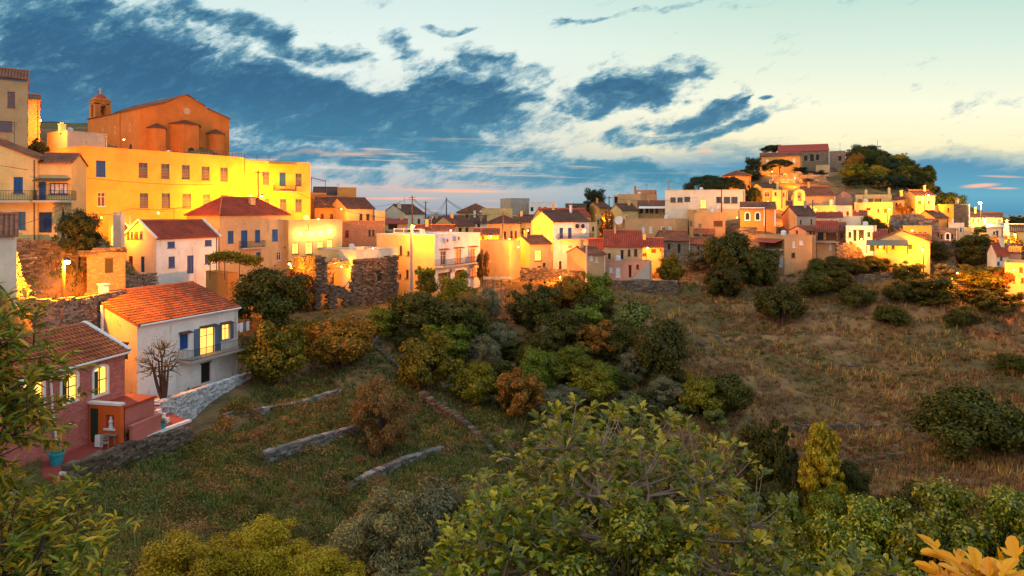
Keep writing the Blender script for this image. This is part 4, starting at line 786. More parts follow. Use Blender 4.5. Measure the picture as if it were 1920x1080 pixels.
mb = MB(); mb.box(c+up*((zb+18.6)/2), (hw*2, hw*2, 18.6-zb), d, m); mb.box(c+up*18.65, (hw*2+.2, hw*2+.2, .14), d, m); piers(mb, c, hw*.93, 18.7, 21.3, 0, .95, d, m)
mb.box(c+up*21.8, (hw*1.86, hw*1.86, .55), d, m); mb.box(c+up*22.12, (hw*2, hw*2, .12), d, m); mb.box(c+up*22.4, (hw*1.5, hw*1.5, .5), d, m); part('wall', mb, 'church', tb)
mb = MB(); mb.lathe(c+up*22.6, [(1.05, 0), (.98, .3), (.72, .65), (.35, .85), (.02, .95)], 16); part('dome', mb, 'redroof', tb, smooth=True)
mb = MB(); mb.box(c+up*24.1, (.12, .12, 1.2), d, m); mb.box(c+up*24.3, (.7, .12, .12), d, m); part('cross', mb, 'cream', tb)
mb = MB(); mb.lathe(c+up*19.9, [(.42, 0), (.33, .15), (.25, .5), (.1, .62)], 12); part('bell', mb, 'iron', tb)
# bell gable of the small chapel on the right
c = P(1498, 400, 141); c.z = 0; bg = thing('bell_gable', (c.x, c.y, Z(402, 141)), 'yellow lit bell gable with arched opening in front of the long red roof', 'bell gable'); ex, ey = Vector((1, 0, 0)), up
hw = 1.15; z0, z1 = Z(404, 141), Z(361, 141); ow = .42; mb = MB(); o0, o1 = Z(377, 141), Z(364, 141)
mb.box(c+up*((z0+o0)/2), (hw*2, .6, o0-z0)); mb.box(c+Vector((-(hw+ow)/2, 0, (o0+o1)/2)), (hw-ow, .6, o1-o0)); mb.box(c+Vector(((hw+ow)/2, 0, (o0+o1)/2)), (hw-ow, .6, o1-o0))
arcp = [Vector((-hw, 0, o1)), Vector((-ow, 0, o1))]+[Vector((-ow*math.cos(math.pi*i/6), 0, o1+ow*math.sin(math.pi*i/6))) for i in range(1, 6)]+[Vector((ow, 0, o1)), Vector((hw, 0, o1))]+[Vector((hw*math.cos(math.pi*i/8), 0, o1+.15+hw*.75*math.sin(math.pi*i/8))) for i in range(9)]
mb.prism([c+p+Vector((0, .295, 0)) for p in arcp], (0, -.59, 0)); part('wall', mb, 'cream', bg)
mb = MB(); mb.lathe(c+up*(o1-.75), [(.26, 0), (.2, .12), (.14, .4), (.05, .5)], 10); part('bell', mb, 'iron', bg)
mb = MB(); mb.box(c+up*(o1+1.5), (.1, .1, .8)); mb.box(c+up*(o1+1.65), (.45, .1, .1)); part('cross', mb, 'cream', bg)

# ------------------------------------------------------------ dry stone walls, stone by stone
RB = random.Random(11)
def drywall(name, label, pts, m_, sw=.42, sh=.17, th=.45, ops=(), ragged=.0, cap=None, group=None, cat='wall', extra=.8):
    """pts: [(px, top row, bottom row, distance), ...] left to right"""
    mb = MB(); pts = [p if p[3] else (p[0], p[1], p[2], hit(p[0], p[2]-2)) for p in pts]
    for (x0, t0, b0, Y0), (x1, t1, b1, Y1) in zip(pts[:-1], pts[1:]):
        A0 = P(x0, 0, Y0); A0.z = 0; A1 = P(x1, 0, Y1); A1.z = 0; dr = (A1-A0); l_ = dr.length
        if l_ < .01: continue
        dr = dr/l_; nm_ = Vector((-dr.y, dr.x, 0)); zt0, zt1, zb0, zb1 = Z(t0, Y0), Z(t1, Y1), Z(b0, Y0)-extra, Z(b1, Y1)-extra
        zz = min(zb0, zb1); top = max(zt0, zt1)+ragged; row = 0
        while zz < top:
            hh = sh*RB.uniform(.75, 1.3); s = -RB.uniform(0, sw)*.5
            while s < l_:
                w_ = sw*RB.uniform(.6, 1.5); u_ = min(max((s+w_/2)/l_, 0), 1); tz = zt0+(zt1-zt0)*u_+(RB.uniform(-1, .3)*ragged); bz = zb0+(zb1-zb0)*u_
                ccx = A0+dr*(s+w_/2); px = 960+FP*ccx.x/ccx.y; cz = zz+hh/2; py = HY-cz/ccx.y*FP
                if bz < zz+hh and zz+hh*.6 < tz and s+w_/2 < l_+sw*.3 and not any(o[0] < px < o[2] and o[1] < py < o[3] for o in ops):
                    c_ = A0+dr*(s+w_/2)+nm_*(th/2+RB.uniform(-.07, .07))+up*cz
                    mb.box(c_, (w_*.95, th, hh*.93), dr, nm_, up, jit=min(.05, hh*.16), rnd=RB)
                s += w_
            zz += hh
        if cap:
            s = 0
            while s < l_:
                w_ = RB.uniform(.3, .62)*cap; u_ = min((s+w_/2)/l_, 1); mb.box(A0+dr*(s+w_/2)+nm_*(th/2)+up*(zt0+(zt1-zt0)*u_+.04), (w_*.96, th*RB.uniform(1., 1.35), RB.uniform(.08, .15)), dr, nm_, up, jit=.035, rnd=RB); s += w_
    return single(name, mb, m_, label, cat, group)
W_ = drywall
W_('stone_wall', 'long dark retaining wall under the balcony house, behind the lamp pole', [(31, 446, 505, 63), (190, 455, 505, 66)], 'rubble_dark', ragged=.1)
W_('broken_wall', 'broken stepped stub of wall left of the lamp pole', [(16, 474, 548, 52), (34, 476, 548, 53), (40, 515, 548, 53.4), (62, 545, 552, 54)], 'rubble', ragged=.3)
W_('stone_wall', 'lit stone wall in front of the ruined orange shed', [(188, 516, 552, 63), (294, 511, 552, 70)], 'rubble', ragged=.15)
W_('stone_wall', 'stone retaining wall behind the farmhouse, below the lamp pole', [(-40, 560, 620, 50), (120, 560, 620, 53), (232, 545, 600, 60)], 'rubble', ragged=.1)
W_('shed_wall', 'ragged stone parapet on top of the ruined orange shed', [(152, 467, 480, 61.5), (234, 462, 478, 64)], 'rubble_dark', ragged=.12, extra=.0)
W_('white_wall', 'whitewashed dry stone retaining wall in front of the farmhouse', [(262, 752, 790, 49.6), (302, 756, 792, 49.4), (345, 741, 775, 52.2), (470, 700, 727, 66)], 'rubble_white', sw=.4, sh=.13, cap=1)
W_('terrace_wall', 'dark stone wall edged in white below the patio with flower pots', [(130, 872, 890, 38), (240, 832, 855, 42.3), (358, 799, 815, 47)], 'rubble_dark', sh=.14, cap=None, extra=.6)
W_('dry_stone_wall', 'short pale capped dry stone wall lowest on the left slope', [(642, 925, 931, 0), (690, 893, 908, 0), (760, 862, 880, 0), (824, 843, 856, 0)], 'rubble_grey', sw=.45, cap=1.25, extra=.5)
W_('dry_stone_wall', 'capped dry stone wall running up to the golden olive tree', [(500, 850, 876, 0), (590, 822, 850, 0), (684, 797, 822, 0)], 'rubble_grey', sw=.45, cap=1.1, extra=.5)
W_('dry_stone_wall', 'low line of stones highest on the left slope, ending at a square block', [(428, 776, 788, 0), (475, 771, 783, 0), (520, 763, 776, 0), (575, 752, 764, 0), (634, 733, 746, 0)], 'rubble_grey', cap=1.2, extra=.4)
W_('dry_stone_wall', 'grey terrace wall between the citrus trees', [(690, 640, 660, 0), (765, 608, 632, 0)], 'rubble_grey', sw=.5, extra=.6)
W_('dry_stone_wall', 'low terrace wall under the trees in the middle of the slope', [(800, 668, 684, 0), (900, 650, 668, 0)], 'rubble_grey', sw=.5, extra=.6)
W_('dry_stone_wall', 'dark terrace wall running down right beside the wire fence posts', [(786, 735, 752, 0), (868, 792, 806, 0), (935, 862, 874, 0)], 'rubble_dark', sw=.5, cap=1.1, extra=.6)
W_('dry_stone_wall', 'retaining wall at the top right of the dry slope', [(1600, 516, 540, 0), (1705, 508, 532, 0)], 'rubble_dark', sw=.6, sh=.25, extra=1)
W_('dry_stone_wall', 'low crumbling terrace wall in the dry field above the poplar', [(1476, 798, 814, 0), (1560, 795, 811, 0), (1650, 793, 806, 0)], 'rubble_dark', sw=.5, extra=.8, ragged=.2)
W_('dry_stone_wall', 'low crumbling terrace wall right of the poplar', [(1570, 868, 882, 0), (1690, 850, 862, 0)], 'rubble_dark', sw=.5, extra=.8, ragged=.2)
W_('dry_stone_wall', 'terrace wall running under the olive trees in the valley', [(1020, 740, 758, 0), (1130, 735, 752, 0), (1220, 752, 768, 0)], 'rubble_dark', sw=.5, extra=.8)
for k_, q in enumerate(([(1180, 575), (1260, 566), (1340, 572)], [(1330, 628), (1430, 622), (1520, 632)], [(1540, 690), (1640, 684), (1730, 692)], [(1500, 752), (1600, 742), (1700, 745)], [(1780, 655), (1850, 668), (1930, 690)], [(1850, 800), (1900, 792), (1960, 795)], [(1250, 620), (1300, 640), (1360, 690)])):
    W_('dry_stone_wall', ('first', 'second', 'third', 'fourth', 'fifth', 'sixth', 'seventh')[k_]+' faint crumbled terrace line of the dry field, counted from the top left', [(a_[0], a_[1]-6, a_[1], 0) for a_ in q], 'rubble_dark', sw=.5, extra=.4, ragged=.45, group='crumbled terrace lines in the dry field')
W_('garden_wall', 'dark retaining wall under the paved strip by the old house', [(1118, 527, 545, 106), (1268, 526, 545, 105.6)], 'rubble_dark', sw=.5, sh=.2)
W_('dry_stone_wall', 'short dark wall dropping from the golden citrus to the dark terrace wall', [(700, 648, 658, 0), (742, 684, 696, 0), (786, 722, 734, 0)], 'rubble_dark', sw=.5, cap=1.1, extra=.5)
W_('base_wall', 'rough stone base wall under the orange chapel', [(1390, 424, 440, 129.5), (1468, 424, 442, 131)], 'rubble', sw=.6, sh=.3)
W_('hill_wall', 'orange lit rock terrace below the hilltop manor', [(1448, 325, 346, 0), (1500, 322, 346, 0), (1551, 324, 344, 0)], 'rubble', sw=1., sh=.5, ragged=.8)
W_('hill_wall', 'stepped stone terrace right of the manor', [(1552, 308, 345, 200), (1585, 318, 350, 199)], 'rubble', sw=1., sh=.5, ragged=.8)
W_('rubble_wall', 'collapsed stone wall between the verandah house and the recessed balcony house', [(1571, 453, 490, 114), (1600, 452, 488, 114.5), (1622, 474, 490, 115)], 'rubble', sw=.5, sh=.25, ragged=.6)
W_('rubble_wall', 'long stone wall above the dark trees at the right', [(1745, 452, 470, 116), (1800, 450, 480, 117), (1845, 455, 480, 118)], 'rubble_dark', sw=.6, sh=.3, ragged=.4)
W_('rubble_wall', 'stone wall below the ochre gabled house', [(1672, 402, 440, 129), (1717, 398, 440, 130), (1760, 412, 436, 129)], 'rubble', sw=.6, sh=.3, ragged=.4)
W_('garden_wall', 'stone garden wall below the bright gable', [(976, 500, 516, 109), (1060, 506, 520, 107), (1100, 508, 522, 106)], 'rubble_dark', sw=.5, sh=.2)
H = HD['farmhouse']; wl = [P(262, 753, 49.9), P(302, 757, 49.6), P(345, 742, 52.4), P(470, 701, 66.2)]
mb = MB(); top = wl+[P(452, 702, 68), H['a']+H['d']*5+up*Z(738, 60), H['a']+up*Z(752, 55)]; mb.prism(top, (0, 0, -1.6)); single('yard', mb, 'paving', None, None, kind='structure')
# roofless ruin in the centre left
a = P(593, 0, 88); b = P(746, 0, 98.2)
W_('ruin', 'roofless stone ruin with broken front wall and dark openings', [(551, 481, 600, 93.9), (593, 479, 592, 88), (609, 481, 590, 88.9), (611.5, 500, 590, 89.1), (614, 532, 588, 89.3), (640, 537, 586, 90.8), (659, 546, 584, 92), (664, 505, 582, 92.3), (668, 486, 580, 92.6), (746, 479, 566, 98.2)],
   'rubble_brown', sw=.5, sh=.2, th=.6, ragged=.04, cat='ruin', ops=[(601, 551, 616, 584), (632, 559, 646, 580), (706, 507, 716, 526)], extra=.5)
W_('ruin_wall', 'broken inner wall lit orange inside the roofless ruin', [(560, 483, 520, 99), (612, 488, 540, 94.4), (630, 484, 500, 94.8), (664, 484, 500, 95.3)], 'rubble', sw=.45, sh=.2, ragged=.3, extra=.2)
mb = MB()
for x0, y0, Y0, x1, y1, Y1 in ((605, 492, 90, 650, 487, 93), (650, 487, 93, 662, 505, 92.6), (612, 496, 89, 640, 490, 94), (640, 545, 91, 660, 520, 93)): mb.tube([P(x0, y0, Y0), P(x1, y1, Y1)], .09, 5)
single('roof_beam', mb, 'greywood', 'fallen grey roof beams across the gap of the roofless ruin', 'beams')
# paved strip before the old house, patio of the rose house
def slabmesh(name, pl, th, m_, kind=None, **k):
    mb = MB(); mb.prism([Vector(p) for p in pl], (0, 0, -th)); return single(name, mb, m_, k.get('label'), k.get('cat'), kind=kind)
zz = Z(524, 110); slabmesh('pavement', [(P(1100, 0, 107).x, 107, zz), (P(1270, 0, 106).x, 106, zz), (P(1270, 0, 112).x, 112, zz), (P(1130, 0, 110).x, 110, zz)], .6, 'paving', 'structure')
H = HD['pink_stone_house']; zp = Z(795, 47); q = [P(120, 0, 37.4), P(240, 0, 42.3), P(362, 0, 47.2)]
pl = [Vector((p.x-.33, p.y+.33, zp)) for p in q]+[Vector((P(300, 0, 51).x, 51, zp)), H['b']+up*zp, H['a']+H['d']*1.0+up*zp]; slabmesh('patio', pl, 1.6, 'redfloor', 'structure')
mb = MB(); 
for p, r in zip(pl[:2], pl[1:3]): e = (r-p); mb.box((p+r)/2+up*.06+Vector((-.1, .1, 0)), (e.length, .32, .16), e.normalized(), Vector((-e.y, e.x, 0)).normalized())
single('kerb', mb, 'whitepaint', 'white painted edge of the patio below the rose house', 'kerb')

# ------------------------------------------------------------ street lamps, some assumed, and the light they give
SOD = (1, .28, .005)
def lamp_light(root, p, power, col=SOD, r=.12):
    l = bpy.data.lights.new('light', 'POINT'); l.energy = power*4.1; l.color = col; l.shadow_soft_size = r; o = bpy.data.objects.new('light', l); COL.objects.link(o); o.parent = root; o.location = p-ORG[root.name]; o['kind'] = 'structure' if False else 'light'
def pole_lamp(px, py, Y, base, power, label, side=1, m_='iron', pr=.07, arm=.9, col=SOD, bulb='bulb', group=None, bs=.16):
    p = P(px, py, Y); x0 = p.x-side*arm; zg = Z(base, Y); root = thing('street_lamp', (x0, Y, zg), label, 'street lamp', group)
    mb = MB(); mb.tube([(x0, Y, zg-.6), (x0, Y, p.z+.35)], [pr*1.3, pr], 8); part('pole', mb, m_, root)
    mb = MB(); mb.tube([(x0, Y, p.z+.1), (x0+side*arm*.5, Y-.05, p.z+.38), (p.x+side*.1, Y-.1, p.z+.3)], .035, 6); part('arm', mb, 'iron', root)
    hd = MB(); c = Vector((p.x, Y-.1, p.z+.22)); hd.lathe(c, [(.24, -.05), (.22, .03), (.1, .12), (.04, .16)], 10); ho = part('lamp_head', hd, 'iron', root)
    mb = MB(); mb.lathe(c-up*(.1+bs*.6), [(.02, -bs*.6), (bs*.7, -bs*.4), (bs*.9, 0), (bs*.7, bs*.5), (.02, bs*.6)], 10); part('bulb', mb, bulb, ho, smooth=True)
    lamp_light(root, c-up*(.38+bs), power, col); return root
def wall_lamp(px, py, Y, power, label, col=SOD, bulb='bulb', bs=.1, out=-.5, group=None):
    p = P(px, py, Y); root = thing('wall_lamp', tuple(p), label, 'lamp', group); mb = MB(); mb.box(p+Vector((0, -out*.5, .22)), (.08, abs(out), .06)); mb.box(p+Vector((0, 0, .17)), (.22, .22, .06)); part('bracket', mb, 'iron', root)
    mb = MB(); mb.lathe(p, [(.02, -bs), (bs*.8, -bs*.5), (bs, 0), (bs*.7, bs*.7), (.02, bs)], 10); part('bulb', mb, bulb, root, smooth=True); lamp_light(root, p+Vector((0, -.05, -bs-.2)), power, col); return root
pole_lamp(127, 491, 54.5, 567, 3600, 'glowing street lamp on tall wooden pole above the farmhouse', 1, 'bark', .12, .35, bs=.26)
pole_lamp(471, 367, 108.2, 395, 2200, 'left of the pair of street lamps before the yellow building', 1, 'iron', .05, .5)
pole_lamp(491, 368, 108.8, 395, 2200, 'right of the pair of street lamps before the yellow building', -1, 'iron', .05, .3)
wall_lamp(76, 226, 94, 1200, 'glowing lamp on the wall beside the stone tower')
wall_lamp(297, 399, 92.5, 1100, 'iron lantern bracket on the long yellow facade, above the bright red roof', out=-1.5)  # the lantern's own light is assumed
wall_lamp(228, 428, 86.5, 450, 'assumed lamp in front of the arched gateway')  # unseen source, assumed from the bright arch
wall_lamp(190, 408, 88, 500, 'small assumed lamp at the foot of the blank orange wing')  # unseen, assumed from the lit wall here
wall_lamp(395, 379, 104, 900, 'assumed lamp on the yellow facade left of the hipped red roof')  # hidden lamp, assumed from the glow along the facade
wall_lamp(232, 262, 104, 1500, 'small added lamp on the terrace below the church side wall, brightening it')  # unseen lamp, added to brighten the church's side wall
wall_lamp(597, 411, 111, 1300, 'lamp above the modern house with spotlights')
pole_lamp(543, 495, 89.8, 530, 1300, 'street lamp between the bush and the roofless ruin', -1, 'iron', .05, .2)
wall_lamp(640, 500, 93.4, 250, 'assumed lamp inside the roofless ruin')  # lamp not visible, assumed from the lit ruin interior
wall_lamp(700, 466, 103, 900, 'assumed lamp on the terrace behind the roofless ruin')  # assumed source, not itself visible
pole_lamp(776, 424, 97, 545, 1700, 'street lamp on concrete post in front of the balcony flats side wall', 1, 'concrete', .16, .35)
wall_lamp(921, 443, 120.5, 1300, 'glaring lamp under the rusty porch roof')
wall_lamp(972, 463, 107.5, 1100, 'assumed lamp shining on the white gable end')  # assumed from the glaring gable; no lamp visible
wall_lamp(955, 448, 117, 800, 'assumed lamp on the roof edge of the plain windowless house')  # unseen lamp, assumed here for its light
wall_lamp(990, 432, 119, 1100, 'assumed lamp left of the tall yellow gable')  # assumed from the lit gable face beside it
wall_lamp(1086, 461, 117.5, 500, 'small lamp under the balcony of the tall gabled house')
wall_lamp(1138, 410, 143, 1400, 'lamp among the climbing plant by the pole')
pole_lamp(1214, 465, 114.5, 487, 600, 'street lamp at the top of the outside stairs', 1, 'iron', .05, .2)
wall_lamp(1346, 396, 146, 1800, 'left of two glaring lamps on the wall under the long white house'); wall_lamp(1361, 397, 146, 1800, 'right of two glaring lamps on the wall under the long white house')
wall_lamp(1286, 397, 158, 500, 'small lamp beside the ochre house with brown roof')
pole_lamp(1373, 343, 164, 360, 1300, 'street lamp beside the umbrella pine', -1, 'iron', .06, .2)
wall_lamp(1440, 378, 154, 1000, 'assumed lamp below the yellow houses left of the bell gable')  # no lamp visible here, light source assumed
wall_lamp(1382, 408, 127, 600, 'added lamp left of the orange chapel, brightening it')  # unseen source, added to raise the chapel's brightness
pole_lamp(1529, 393, 134, 412, 2200, 'street lamp by the yellow wall right of the bell gable', 1, 'iron', .06, .6)
wall_lamp(1492, 402, 136, 900, 'assumed lamp at the foot of the bell gable')  # assumed lamp, its source unseen
pole_lamp(1667, 392, 136, 412, 1500, 'street lamp by the cream stepped house', 1, 'iron', .06, .3)
pole_lamp(1740, 366, 144, 395, 1700, 'right of two street lamps at the floodlit yellow house', 1, 'iron', .06, .6)
pole_lamp(1730, 371, 144.5, 395, 1700, 'left of two street lamps at the floodlit yellow house', -1, 'iron', .06, .4)
pole_lamp(1837, 380, 138, 412, 2500, 'very bright white street lamp on tall pole near the right edge', -1, 'iron', .08, .3, (1, .75, .35), 'bulbwhite', bs=.3)
pole_lamp(1845, 411, 139, 422, 2200, 'bright street lamp below the white one near the right edge', -1, 'iron', .06, .3, (1, .55, .12), 'bulb', bs=.24)
pole_lamp(1729, 468, 103.5, 512, 950, 'street lamp in front of the porch gable house', -1, 'bark', .08, .2)
pole_lamp(1902, 440, 113, 466, 1500, 'street lamp above the pink cottage at the right edge', -1, 'iron', .07, .2)
wall_lamp(1901, 506, 92.5, 1000, 'glowing wall lamp on the bright yellow house')
wall_lamp(1650, 463, 105.5, 260, 'small assumed lamp under the porch roof of the white gabled house')  # unseen lamp, assumed for the lit porch wall
wall_lamp(1490, 334, hit(1490, 348)-3.5, 1500, 'assumed lamp shining on the rock terrace under the manor')  # assumed from the orange rocks; lamp itself unseen
wall_lamp(1617, 326, 205, 900, 'assumed lamp among the trees of the wooded hill')  # assumed from an orange lit spot on the hill
wall_lamp(1448, 322, 197, 900, 'assumed lamp below the cream wing of the manor')  # assumed from the faint orange on the manor front
wall_lamp(1710, 432, 118, 500, 'assumed lamp before the row of four brown windows')  # unseen lamp assumed before this facade
wall_lamp(1615, 448, 113, 350, 'small assumed lamp beside the white parapet steps')  # source not visible, assumed beside the steps
wall_lamp(1795, 512, 97, 500, 'assumed lamp hidden in the trees at the right, lighting the path')  # assumed lamp for the orange lit ground, not visible
wall_lamp(1050, 520, 104, 500, 'assumed lamp in the grass below the garden wall')  # unseen lamp, assumed from the lit acacias
wall_lamp(640, 392, 120, 700, 'assumed lamp on the flat roof behind the modern house')  # unseen rooftop lamp, assumed
wall_lamp(845, 432, 117, 700, 'assumed lamp at the edge of the broad brown roof')  # lamp assumed at this edge, not visible
for k_, (px, py, Y) in enumerate(((564, 437, 107.6), (586, 436, 109), (605, 434, 110.2), (622, 431, 111.3))):
    wall_lamp(px, py, Y-.2, 55, ('leftmost', 'second from left', 'third from left', 'rightmost')[k_]+' of the four wall spotlights on the modern house', (1, .62, .2), 'bulb', .07, -.3, 'wall spotlights')

# ------------------------------------------------------------ poles and wires
PT = {}
def pole(key, px, top, base, Y, label, m_='bark', r=.12, arms=1):
    q = P(px, base, Y); root = thing('utility_pole', tuple(q), label, 'utility pole', 'poles carrying the overhead wires'); t = P(px, top, Y); mb = MB(); mb.tube([q-up*.5, t], [r*1.25, r*.8], 8); part('pole', mb, m_, root)
    for k in range(arms):
        ca = MB(); c = t-up*(.25+.45*k); ca.box(c, (1.3, .1, .1)); co = part('crossarm', ca, m_, root); ins = MB()
        for x in (-.55, -.3, .3, .55): ins.lathe(c+Vector((x, 0, .05)), [(.035, 0), (.045, .06), (.02, .14)], 6)
        part('insulator', ins, 'whitepaint', co)
    PT[key] = t-up*.3
pole('a', 118, 384, 440, 64, 'wooden pole at the fir tree by the balcony house', arms=0)
pole('b', 484, 320, 392, 107, 'wooden pole in front of the bright yellow building')
pole('c', 773, 367, 432, 122, 'tallest pole in the middle of the rooftops', arms=2)
pole('d', 798, 377, 410, 140, 'thin pole with wide top right of the tallest one')
pole('e', 837, 370, 408, 152, 'far pole with wires fanning out on both sides', arms=0)
pole('f', 943, 396, 452, 117, 'pole in front of the wide hipped roof', arms=0)
pole('g', 1142, 368, 438, 138, 'pole beside the yellow house with climbing plant', arms=1)
pole('h', 1254, 337, 358, 165, 'grey steel pole on the skyline left of the umbrella pine', 'metal', .15, 0)
pole('i', 1353, 355, 402, 143, 'pole before the long white house with dark windows', arms=0)
pole('j', 1466, 350, 386, 152, 'pole between the yellow houses left of the bell gable', arms=0)
pole('k', 1435, 386, 437, 127, 'pole against the orange chapel wall', arms=0)
pole('l', 1524, 374, 400, 133, 'pole at the yellow wall right of the bell gable', arms=0)
pole('m', 1692, 398, 434, 125, 'pole in front of the stone walls by the row of windows', arms=0)
pole('n', 1100, 462, 524, 104, 'concrete pole at the corner of the yellow end wall', 'concrete', .16, 0)
pole('o', 1645, 262, 290, 208, 'thin aerial mast on the hilltop', 'metal', .08, 0)
def wire(p, q, sag, label, r=.022):
    p, q = Vector(p), Vector(q); mb = MB(); mb.tube([p.lerp(q, t/16)-up*(sag*4*(t/16)*(1-t/16)) for t in range(17)], r, 4, False); single('power_line', mb, 'iron', label, 'wire', 'overhead wires')
wire(P(-60, 300, 60), PT['b']-up*1.4, 1.2, 'long wire crossing the front of the long yellow building'); wire(P(-60, 435, 50), PT['a'], .5, 'wire from the left edge to the pole by the fir tree')
wire(PT['a'], P(245, 391, 84), .7, 'wire along the foot of the yellow building'); wire(P(245, 391, 84), PT['b'], 2.0, 'wire rising to the pole before the bright yellow building', .03)
wire(PT['b'], P(735, 410, 118), 1.4, 'wire running right from the pole at the bright yellow building', .03); wire(P(690, 388, 130), PT['c'], .4, 'wire over the green shuttered house')
for k_ in range(3): wire(PT['c']-up*(.2*k_), P(860+k_*14, 410+k_*3, 138), 1.0+.3*k_, ('top', 'middle', 'lowest')[k_]+' cable fanning down right of the tallest pole', .03)
for k_ in range(3): wire(PT['e']-up*(.15*k_), P(905+8*k_, 399+k_, 160), .9+.3*k_, ('top', 'middle', 'lowest')[k_]+' cable fanning right of the far pole', .03); wire(PT['e']-up*(.15*k_), P(806+6*k_, 412, 142), .3, ('top', 'middle', 'lowest')[k_]+' cable fanning left of the far pole', .03)
wire(P(862, 400, 150), PT['f'], .5, 'wire running to the pole before the wide hipped roof'); wire(PT['h'], P(1300, 344, 166), .4, 'wire from the steel pole to the umbrella pine'); wire(PT['g'], P(1330, 366, 150), .9, 'wire running over the roofs to the long white house')
wire(PT['g'], PT['f'], 2., 'wire between the two poles in the middle of the village')
# ------------------------------------------------------------ vegetation
def quads(cen, nrm, rng_, ln, wd, curl=.0):
    """diamond leaves: centres, normals, half length, half width"""
    n = len(cen); nrm = nrm/np.linalg.norm(nrm, axis=1, keepdims=True); t = rng_.normal(size=(n, 3)); t -= (t*nrm).sum(1, keepdims=True)*nrm; t /= np.linalg.norm(t, axis=1, keepdims=True); b = np.cross(nrm, t)
    ln = np.broadcast_to(np.asarray(ln, float).reshape(-1, 1), (n, 1)); wd = np.broadcast_to(np.asarray(wd, float).reshape(-1, 1), (n, 1))
    V_ = np.stack([cen-t*ln, cen-b*wd+nrm*wd*.35, cen+t*ln, cen+b*wd+nrm*wd*.35], 1).reshape(-1, 3); return V_, np.arange(4*n).reshape(-1, 4)
def crown(kind, seed, n=13000, leaf=.05, K=75, shape='round'):
    g = np.random.default_rng(seed); u = g.normal(size=(K, 3)); u /= np.linalg.norm(u, axis=1, keepdims=True); rad = g.uniform(.1, .32, K)
    if shape == 'round': u[:, 2] = np.where(u[:, 2] < -.75, -u[:, 2]*g.uniform(0, 1, K), u[:, 2]); r = g.uniform(.3, .86, K)**.6; c = u*r[:, None]*.84*(1+.2*np.sin(u[:, :1]*4+seed)*np.cos(u[:, 1:2]*5+seed*2)+.15*np.sin(u[:, 2:3]*7+seed))
    elif shape == 'loose': r = g.uniform(.25, .95, K)**.6; c = u*r[:, None]*.88; rad *= .8; c[:, 2] += .1*np.sin(c[:, 0]*5)
    elif shape == 'umbrella': c = np.c_[u[:, 0]*.8, u[:, 1]*.8, np.abs(u[:, 2])*.75-.35]; rad *= .85
    elif shape == 'column': z = g.uniform(-1, .95, K); w_ = np.interp(z, [-1, -.5, .2, .7, 1], [.8, .85, .66, .5, .12]); a_ = g.uniform(0, 6.28, K); rr = g.uniform(.2, 1, K); c = np.c_[np.cos(a_)*w_*rr, np.sin(a_)*w_*rr, z]; rad = rad*np.interp(z, [-1, 1], [.85, .5])
    elif shape == 'cypress': z = np.linspace(-1, .93, K); w_ = np.interp(z, [-1, -.6, .4, 1], [.55, .7, .5, .05]); a_ = g.uniform(0, 6.28, K); c = np.c_[np.cos(a_)*w_, np.sin(a_)*w_, z]; rad = rad*np.interp(z, [-1, 1], [1.1, .5])
    if shape in ('round', 'loose'): e_ = g.random(K) < .16; c[e_] *= g.uniform(1.05, 1.3, (e_.sum(), 1)); rad[e_] *= .55
    pw = rad**2; pw /= pw.sum(); k = g.choice(K, n, p=pw); dd_ = g.normal(size=(n, 3)); dd_ /= np.linalg.norm(dd_, axis=1, keepdims=True)
    sq = np.array([1., 1., .8]) if shape != 'column' else np.array([.8, .8, .42])
    if shape == 'cypress': sq = np.array([1., 1., .35])
    rr = g.uniform(.45, 1.08, n)+np.where(g.random(n) < .1, g.uniform(.1, .5, n), 0)
    cen = c[k]+dd_*rad[k, None]*rr[:, None]*sq; nrm = dd_+cen*.8+g.normal(size=(n, 3))*.55+np.array([0, 0, .35])
    s = leaf*g.uniform(.55, 1.35, n); V_, F_ = quads(cen, nrm, g, s, s*(.3 if kind == 'thin' else .52)); return V_, F_
CR = {}
def proto(key, m_, **k):
    V_, F_ = crown(k.pop('kind', ''), **k); CR[key] = (mesh_np('crown', V_, F_, m_))
proto('citrus', 'leaf_citrus', seed=1, n=15000, leaf=.045, K=80); proto('citrus2', 'leaf_citrus', seed=2, n=15000, leaf=.045, K=60); proto('gold', 'leaf_gold', seed=3, n=15000, leaf=.045, K=80)
proto('dark', 'leaf_dark', seed=4, n=16000, leaf=.042, K=70); proto('dark2', 'leaf_dark', seed=5, n=16000, leaf=.042, K=95, shape='loose'); proto('olive', 'leaf_olive', seed=6, n=15000, leaf=.045, K=90, shape='loose', kind='thin')
proto('olivegold', 'leaf_olivegold', seed=7, n=20000, leaf=.04, K=100, shape='loose', kind='thin'); proto('green', 'leaf_green', seed=8, n=15000, leaf=.045, K=70); proto('pine', 'leaf_pine', seed=9, n=14000, leaf=.05, K=60, shape='umbrella', kind='thin')
proto('pine2', 'leaf_pine', seed=10, n=13000, leaf=.05, K=50, kind='thin'); proto('poplar', 'leaf_yellow', seed=11, n=32000, leaf=.05, K=260, shape='column'); proto('cypress', 'leaf_pine', seed=12, n=9000, leaf=.07, K=50, shape='cypress', kind='thin')
proto('rust', 'leaf_rust', seed=13, n=12000, leaf=.045, K=70, shape='loose'); proto('scrub', 'weed_green', seed=14, n=7000, leaf=.06, K=40); proto('neargreen', 'leaf_yellow', seed=15, n=42000, leaf=.024, K=120, shape='loose'); proto('nearolive', 'leaf_olivenear', seed=16, n=46000, leaf=.034, K=120, shape='loose', kind='thin')
proto('nearolive2', 'leaf_olive', seed=17, n=46000, leaf=.034, K=120, shape='loose', kind='thin'); proto('nearbush', 'leaf_fig', seed=18, n=40000, leaf=.03, K=120, shape='loose')
